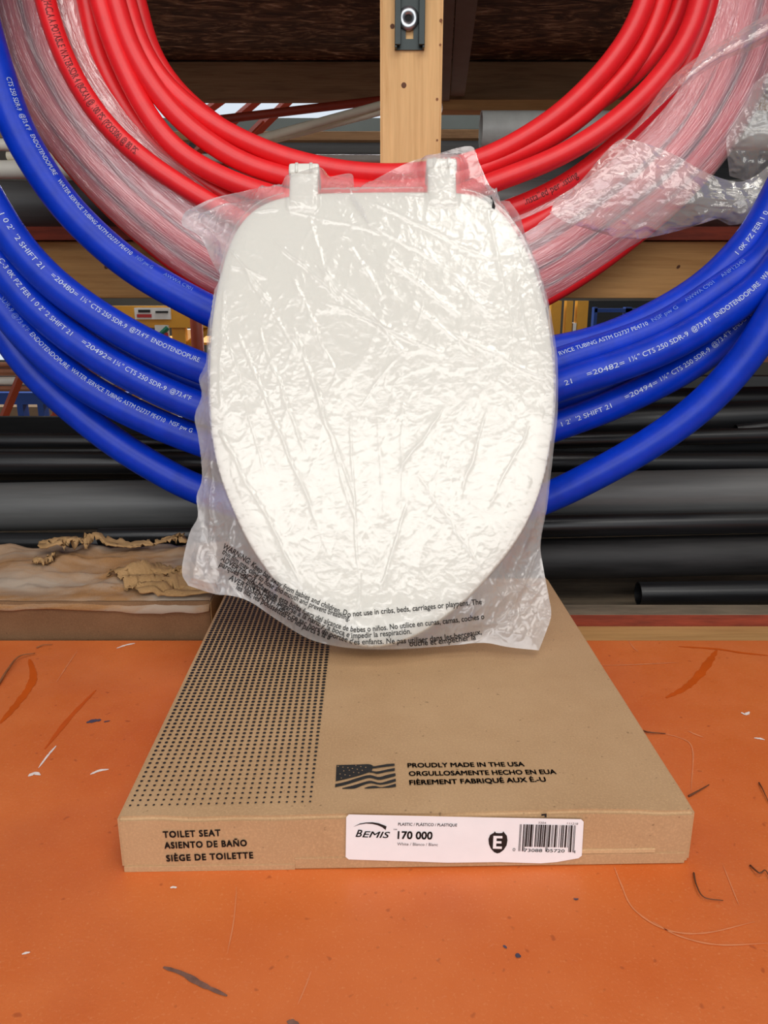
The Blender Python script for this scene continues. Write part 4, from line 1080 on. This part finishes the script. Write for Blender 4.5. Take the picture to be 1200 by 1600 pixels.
MB().box((PY(985, 605, 1.5).x, 1.5, PY(1100, 611, 1.5).z), (1.15, 1.53, PY(1100, 588, 1.5).z), 0.002).build('grey_bar', M['grey_pipe'], None, label='flat grey bar above the black pipes at the right', cat='bar')
mb = MB()   # printed line on the grey pipe
# dark backing boards of the rack
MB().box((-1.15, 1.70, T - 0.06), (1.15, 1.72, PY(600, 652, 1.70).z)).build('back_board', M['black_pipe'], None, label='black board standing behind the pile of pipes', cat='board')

# ------------------------------------------------------------ torn carton at the left
tc = empty('torn_carton', (-0.62, 0.83, T - 0.06), 'dusty torn brown carton lying behind the table at the left', 'carton')
X0, X1 = -1.05, -0.188
nx, ny = 120, 44
def carton_z(x, y):
    k = (y - 0.768) / 0.125
    base = T + 0.043 + 0.026 * k
    h = float(crumple(np.array(x * 11), np.array(y * 16), 21)) - .45
    fine = float(crumple(np.array(x * 34), np.array(y * 40), 23)) - .45
    dip = -0.012 * math.exp(-((x + 0.50) / 0.035) ** 2) * max(0, k)
    return base + (0.017 * h + 0.005 * fine) * min(1, 4 * k + 0.1) + dip
vs = []; fs = []
for j in range(ny):
    for i in range(nx):
        x = X0 + (X1 - X0) * i / (nx - 1); k = j / (ny - 1); y = 0.768 + 0.125 * k
        rag = 0.012 * (float(vnoise(np.array(x * 40), np.array(2.0))) - .5) * k
        lip = max(0, 1 - j / 3.0)
        wavy = float(vnoise(np.array(x * 13), np.array(4.0))) + 0.5 * float(vnoise(np.array(x * 45), np.array(6.0)))
        vs.append(Vector((x, y + rag - 0.0045 * lip ** 0.5, carton_z(x, y) - (0.004 + 0.007 * wavy) * lip ** 1.5)))
fs = [[j * nx + i, j * nx + i + 1, (j + 1) * nx + i + 1, (j + 1) * nx + i] for j in range(ny - 1) for i in range(nx - 1)]
o = obj('top_panel', vs, fs, M['old_card'], tc)
sm = o.modifiers.new('thick', 'SOLIDIFY'); sm.thickness = 0.003; sm.offset = -1
vs = []; fs = []
nz = 10
for j in range(nz):
    for i in range(nx):
        x = X0 + (X1 - X0) * i / (nx - 1); k = j / (nz - 1)
        z = T - 0.06 + (0.102) * k
        wv = 0.0035 * (float(crumple(np.array(x * 14), np.array(z * 30), 31)) - .45)
        vs.append(Vector((x, 0.7705 - wv - 0.003 * k ** 3, z)))
fs = [[j * nx + i, j * nx + i + 1, (j + 1) * nx + i + 1, (j + 1) * nx + i] for j in range(nz - 1) for i in range(nx - 1)]
o = obj('front_panel', vs, fs, M['kraft_dark'] if 'kraft_dark' in M else kraft('brown_carton_side', srgb(112, 82, 56), srgb(128, 95, 66)), tc)
sm = o.modifiers.new('thick', 'SOLIDIFY'); sm.thickness = 0.003
# right side of the carton
MB().box((X1 - 0.002, 0.772, T - 0.06), (X1 + 0.001, 0.885, T + 0.040)).build('side_panel', M['torn_card'], tc)
# exposed corrugated tear and curled strips
def patch(name, pts4, mat, ridges, lift, seed, nn=50, mm=26):
    A, B, C, D = pts4
    vs = []
    for j in range(mm):
        for i in range(nn):
            s, t = i / (nn - 1), j / (mm - 1)
            jag = 0.06 * (float(vnoise(np.array(t * 9 + seed), np.array(1.0))) - .5)
            ss = s if 0.02 < s < 0.98 else s + jag
            x = (A[0] * (1 - ss) + B[0] * ss) * (1 - t) + (D[0] * (1 - ss) + C[0] * ss) * t
            y = (A[1] * (1 - ss) + B[1] * ss) * (1 - t) + (D[1] * (1 - ss) + C[1] * ss) * t
            y += 5 * (float(vnoise(np.array(s * 6 + seed), np.array(t * 2))) - .5)
            p = PZ(x, y, T + 0.055); p.y = min(max(p.y, 0.769), 0.889)
            # settle on the carton top
            for _ in range(4):
                zz = carton_z(p.x, p.y); p = PZ(x, y, zz + lift)
            p.z = carton_z(p.x, min(max(p.y, 0.768), 0.893)) + lift + ridges * abs(math.sin(t * 12 + 0.6 * math.sin(s * 5))) + lift * 0.4 * math.sin(s * 7)
            vs.append(p)
    fs = [[j * nn + i, j * nn + i + 1, (j + 1) * nn + i + 1, (j + 1) * nn + i] for j in range(mm - 1) for i in range(nn - 1)]
    o = obj(name, vs, fs, mat, tc); s = o.modifiers.new('thick', 'SOLIDIFY'); s.thickness = 0.0015
    return o
patch('torn_liner', [(168, 893), (305, 886), (345, 932), (222, 930)], M['torn_card'], 0.0035, 0.003, 2)
patch('curled_strip', [(60, 848), (280, 838), (292, 846), (66, 857)], M['torn_card'], 0.001, 0.012, 5, 60, 8)
patch('torn_crater', [(52, 876), (84, 870), (88, 884), (56, 890)], M['torn_card'], 0.002, 0.004, 8, 20, 12)

# ------------------------------------------------------------ store beyond the rack
def post_thing(mb, x0, x1, y0, y1, d, th):
    a, b = PY(x0, y1, d), PY(x1, y0, d); mb.box((a.x, d, a.z), (b.x, d + th, b.z)); return mb
def to_floor(x0, x1, y0, d, th):
    a, b = PY(x0, y0, d), PY(x1, y0, d); return MB().box((a.x, d, 0), (b.x, d + th, a.z))
def bar(A, B, r, name, mat, par): MB().tube([A, B], r, 4).build(name, mat, par)
orr = empty('orange_rack', PY(90, 690, 2.5), 'orange steel rack frame with crossing braces seen below the pine beam at the left', 'rack')
to_floor(72, 91, 560, 2.5, 0.04).build('upright', M['o_steel'], orr)
bar(PY(-20, 715, 2.5), PY(52, 540, 2.5), 0.014, 'brace', M['o_steel'], orr)
bar(PY(40, 712, 2.53), PY(130, 590, 2.53), 0.012, 'brace', M['o_steel'], orr)
bar(PY(128, 700, 2.53), PY(118, 570, 2.53), 0.012, 'brace', M['o_steel'], orr)
MB().tube([Vector((PY(305, 560, 2.3).x, 2.3, 0)), PY(305, 470, 2.3)], 0.018, 14).build('orange_tube', M['o_steel'], None, True, label='upright orange steel tube just left of the plastic bag', cat='tube')
for k, (y, r, mt, nm, lb) in enumerate([(570, 4, 'copper', 'copper_pipe', 'topmost copper pipe on the far blue rack at the left photo edge'), (581, 6, 'copper', 'copper_pipe', 'thick copper pipe on the far blue rack at the left photo edge'),
                                        (595, 6, 'white_pipe', 'white_pipe', 'white pipe under the copper pipes on the far blue rack'), (607, 4, 'copper', 'copper_pipe', 'thin lowest copper pipe on the far blue rack')]):
    hpipe(nm, 10, y, 140, y, 3.0, r, M[mt], lb, x0=-2.2, x1=-0.9)
br_ = empty('blue_rack', PY(60, 690, 3.1), 'blue steel rack with pipes on its top beam at the left photo edge', 'rack')
post_thing(MB(), -140, 200, 614, 632, 3.1, 0.05).build('beam', M['b_steel'], br_)
for x in (26, 58, 150): to_floor(x, x + 9, 632, 3.1, 0.05).build('upright', M['b_steel'], br_)
to_floor(-120, 70, 636, 3.5, 0.4).build('carton', M['carton'], None, label='plain tan carton under the blue rack at the left', cat='carton')
to_floor(84, 185, 640, 3.5, 0.4).build('carton', M['carton'], None, label='plain tan carton behind the orange rack brace', cat='carton')
yr = empty('yellow_rack', PY(230, 690, 4.0), 'yellow steel rack with a small white sign seen left of the bag', 'rack')
post_thing(MB(), 120, 420, 478, 512, 4.0, 0.06).build('beam', M['yellow'], yr)
to_floor(185, 206, 512, 4.02, 0.06).build('upright', M['yellow'], yr)
to_floor(268, 288, 512, 4.02, 0.06).build('upright', M['yellow'], yr)
bar(PY(270, 560, 4.05), PY(330, 510, 4.05), 0.02, 'brace', M['yellow'], yr)
sg = post_thing(MB(), 211, 265, 481, 499, 3.97, 0.02).build('sign', M['sign_white'], yr)
post_thing(MB(), 214, 236, 491, 496, 3.962, 0.01).build('red_band', M['sign_red'], sg)
post_thing(MB(), 216, 234, 484, 488, 3.962, 0.01).build('dark_mark', M['ink'], sg)
post_thing(MB(), 243, 262, 486, 489, 3.962, 0.01).build('dark_mark', M['ink'], sg)
bn = post_thing(MB(), 244, 262, 508, 540, 3.975, 0.024).build('banner', M['sign_white'], None, label='small white and red banner hanging under the yellow beam', cat='banner')
mb = MB(); mb.tube([PY(245, 528, 3.968), PY(262, 512, 3.968)], 0.012, 4); mb.build('green_stripe', M['sign_green'], bn)
post_thing(MB(), 254, 262, 520, 540, 3.966, 0.01).build('red_stripe', M['sign_red'], bn)
post_thing(MB(), 200, 340, 535.3, 539, 4.1, 0.7).build('shelf', M['yellow'], yr)
post_thing(MB(), 282, 300, 515, 535, 4.2, 0.1).build('carton', M['sign_white'], None, label='small pale box on the yellow rack next to the orange tube', cat='carton')
to_floor(212, 262, 580, 4.85, 0.15).build('carton', M['carton'], None, label='brown carton low on the yellow rack', cat='carton')
# right gap
yr2 = empty('yellow_rack', PY(890, 690, 4.0), 'yellow steel rack seen right of the bag under the pine beam', 'rack')
for x0, x1 in ((862, 878), (886, 896), (903, 920)): to_floor(x0, x1, 470, 4.0, 0.06).build('upright', M['yellow'], yr2)
b2 = empty('blue_rack', PY(960, 690, 3.4), 'dark blue steel frame seen right of the bag above the blue coil', 'rack')
for x0, x1 in ((929, 934), (978, 988), (1004, 1009)): to_floor(x0, x1, 480, 3.4, 0.04).build('upright', M['b_steel'], b2)
post_thing(MB(), 929, 1009, 482, 488, 3.4, 0.04).build('beam', M['b_steel'], b2)
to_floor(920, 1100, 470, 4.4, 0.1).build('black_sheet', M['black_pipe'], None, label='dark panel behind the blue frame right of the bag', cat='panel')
post_thing(MB(), 932, 951, 520, 525, 3.37, 0.03).build('tag', M['sign_white'], b2)
post_thing(MB(), 893, 902, 505, 548, 4.0, 0.1).build('tag', M['sign_white'], yr2)
post_thing(MB(), 1090, 1300, 558, 566, 3.0, 0.05).build('copper_pipe', M['copper'], None, label='copper coloured bar behind the lowest blue loop at the right', cat='bar')
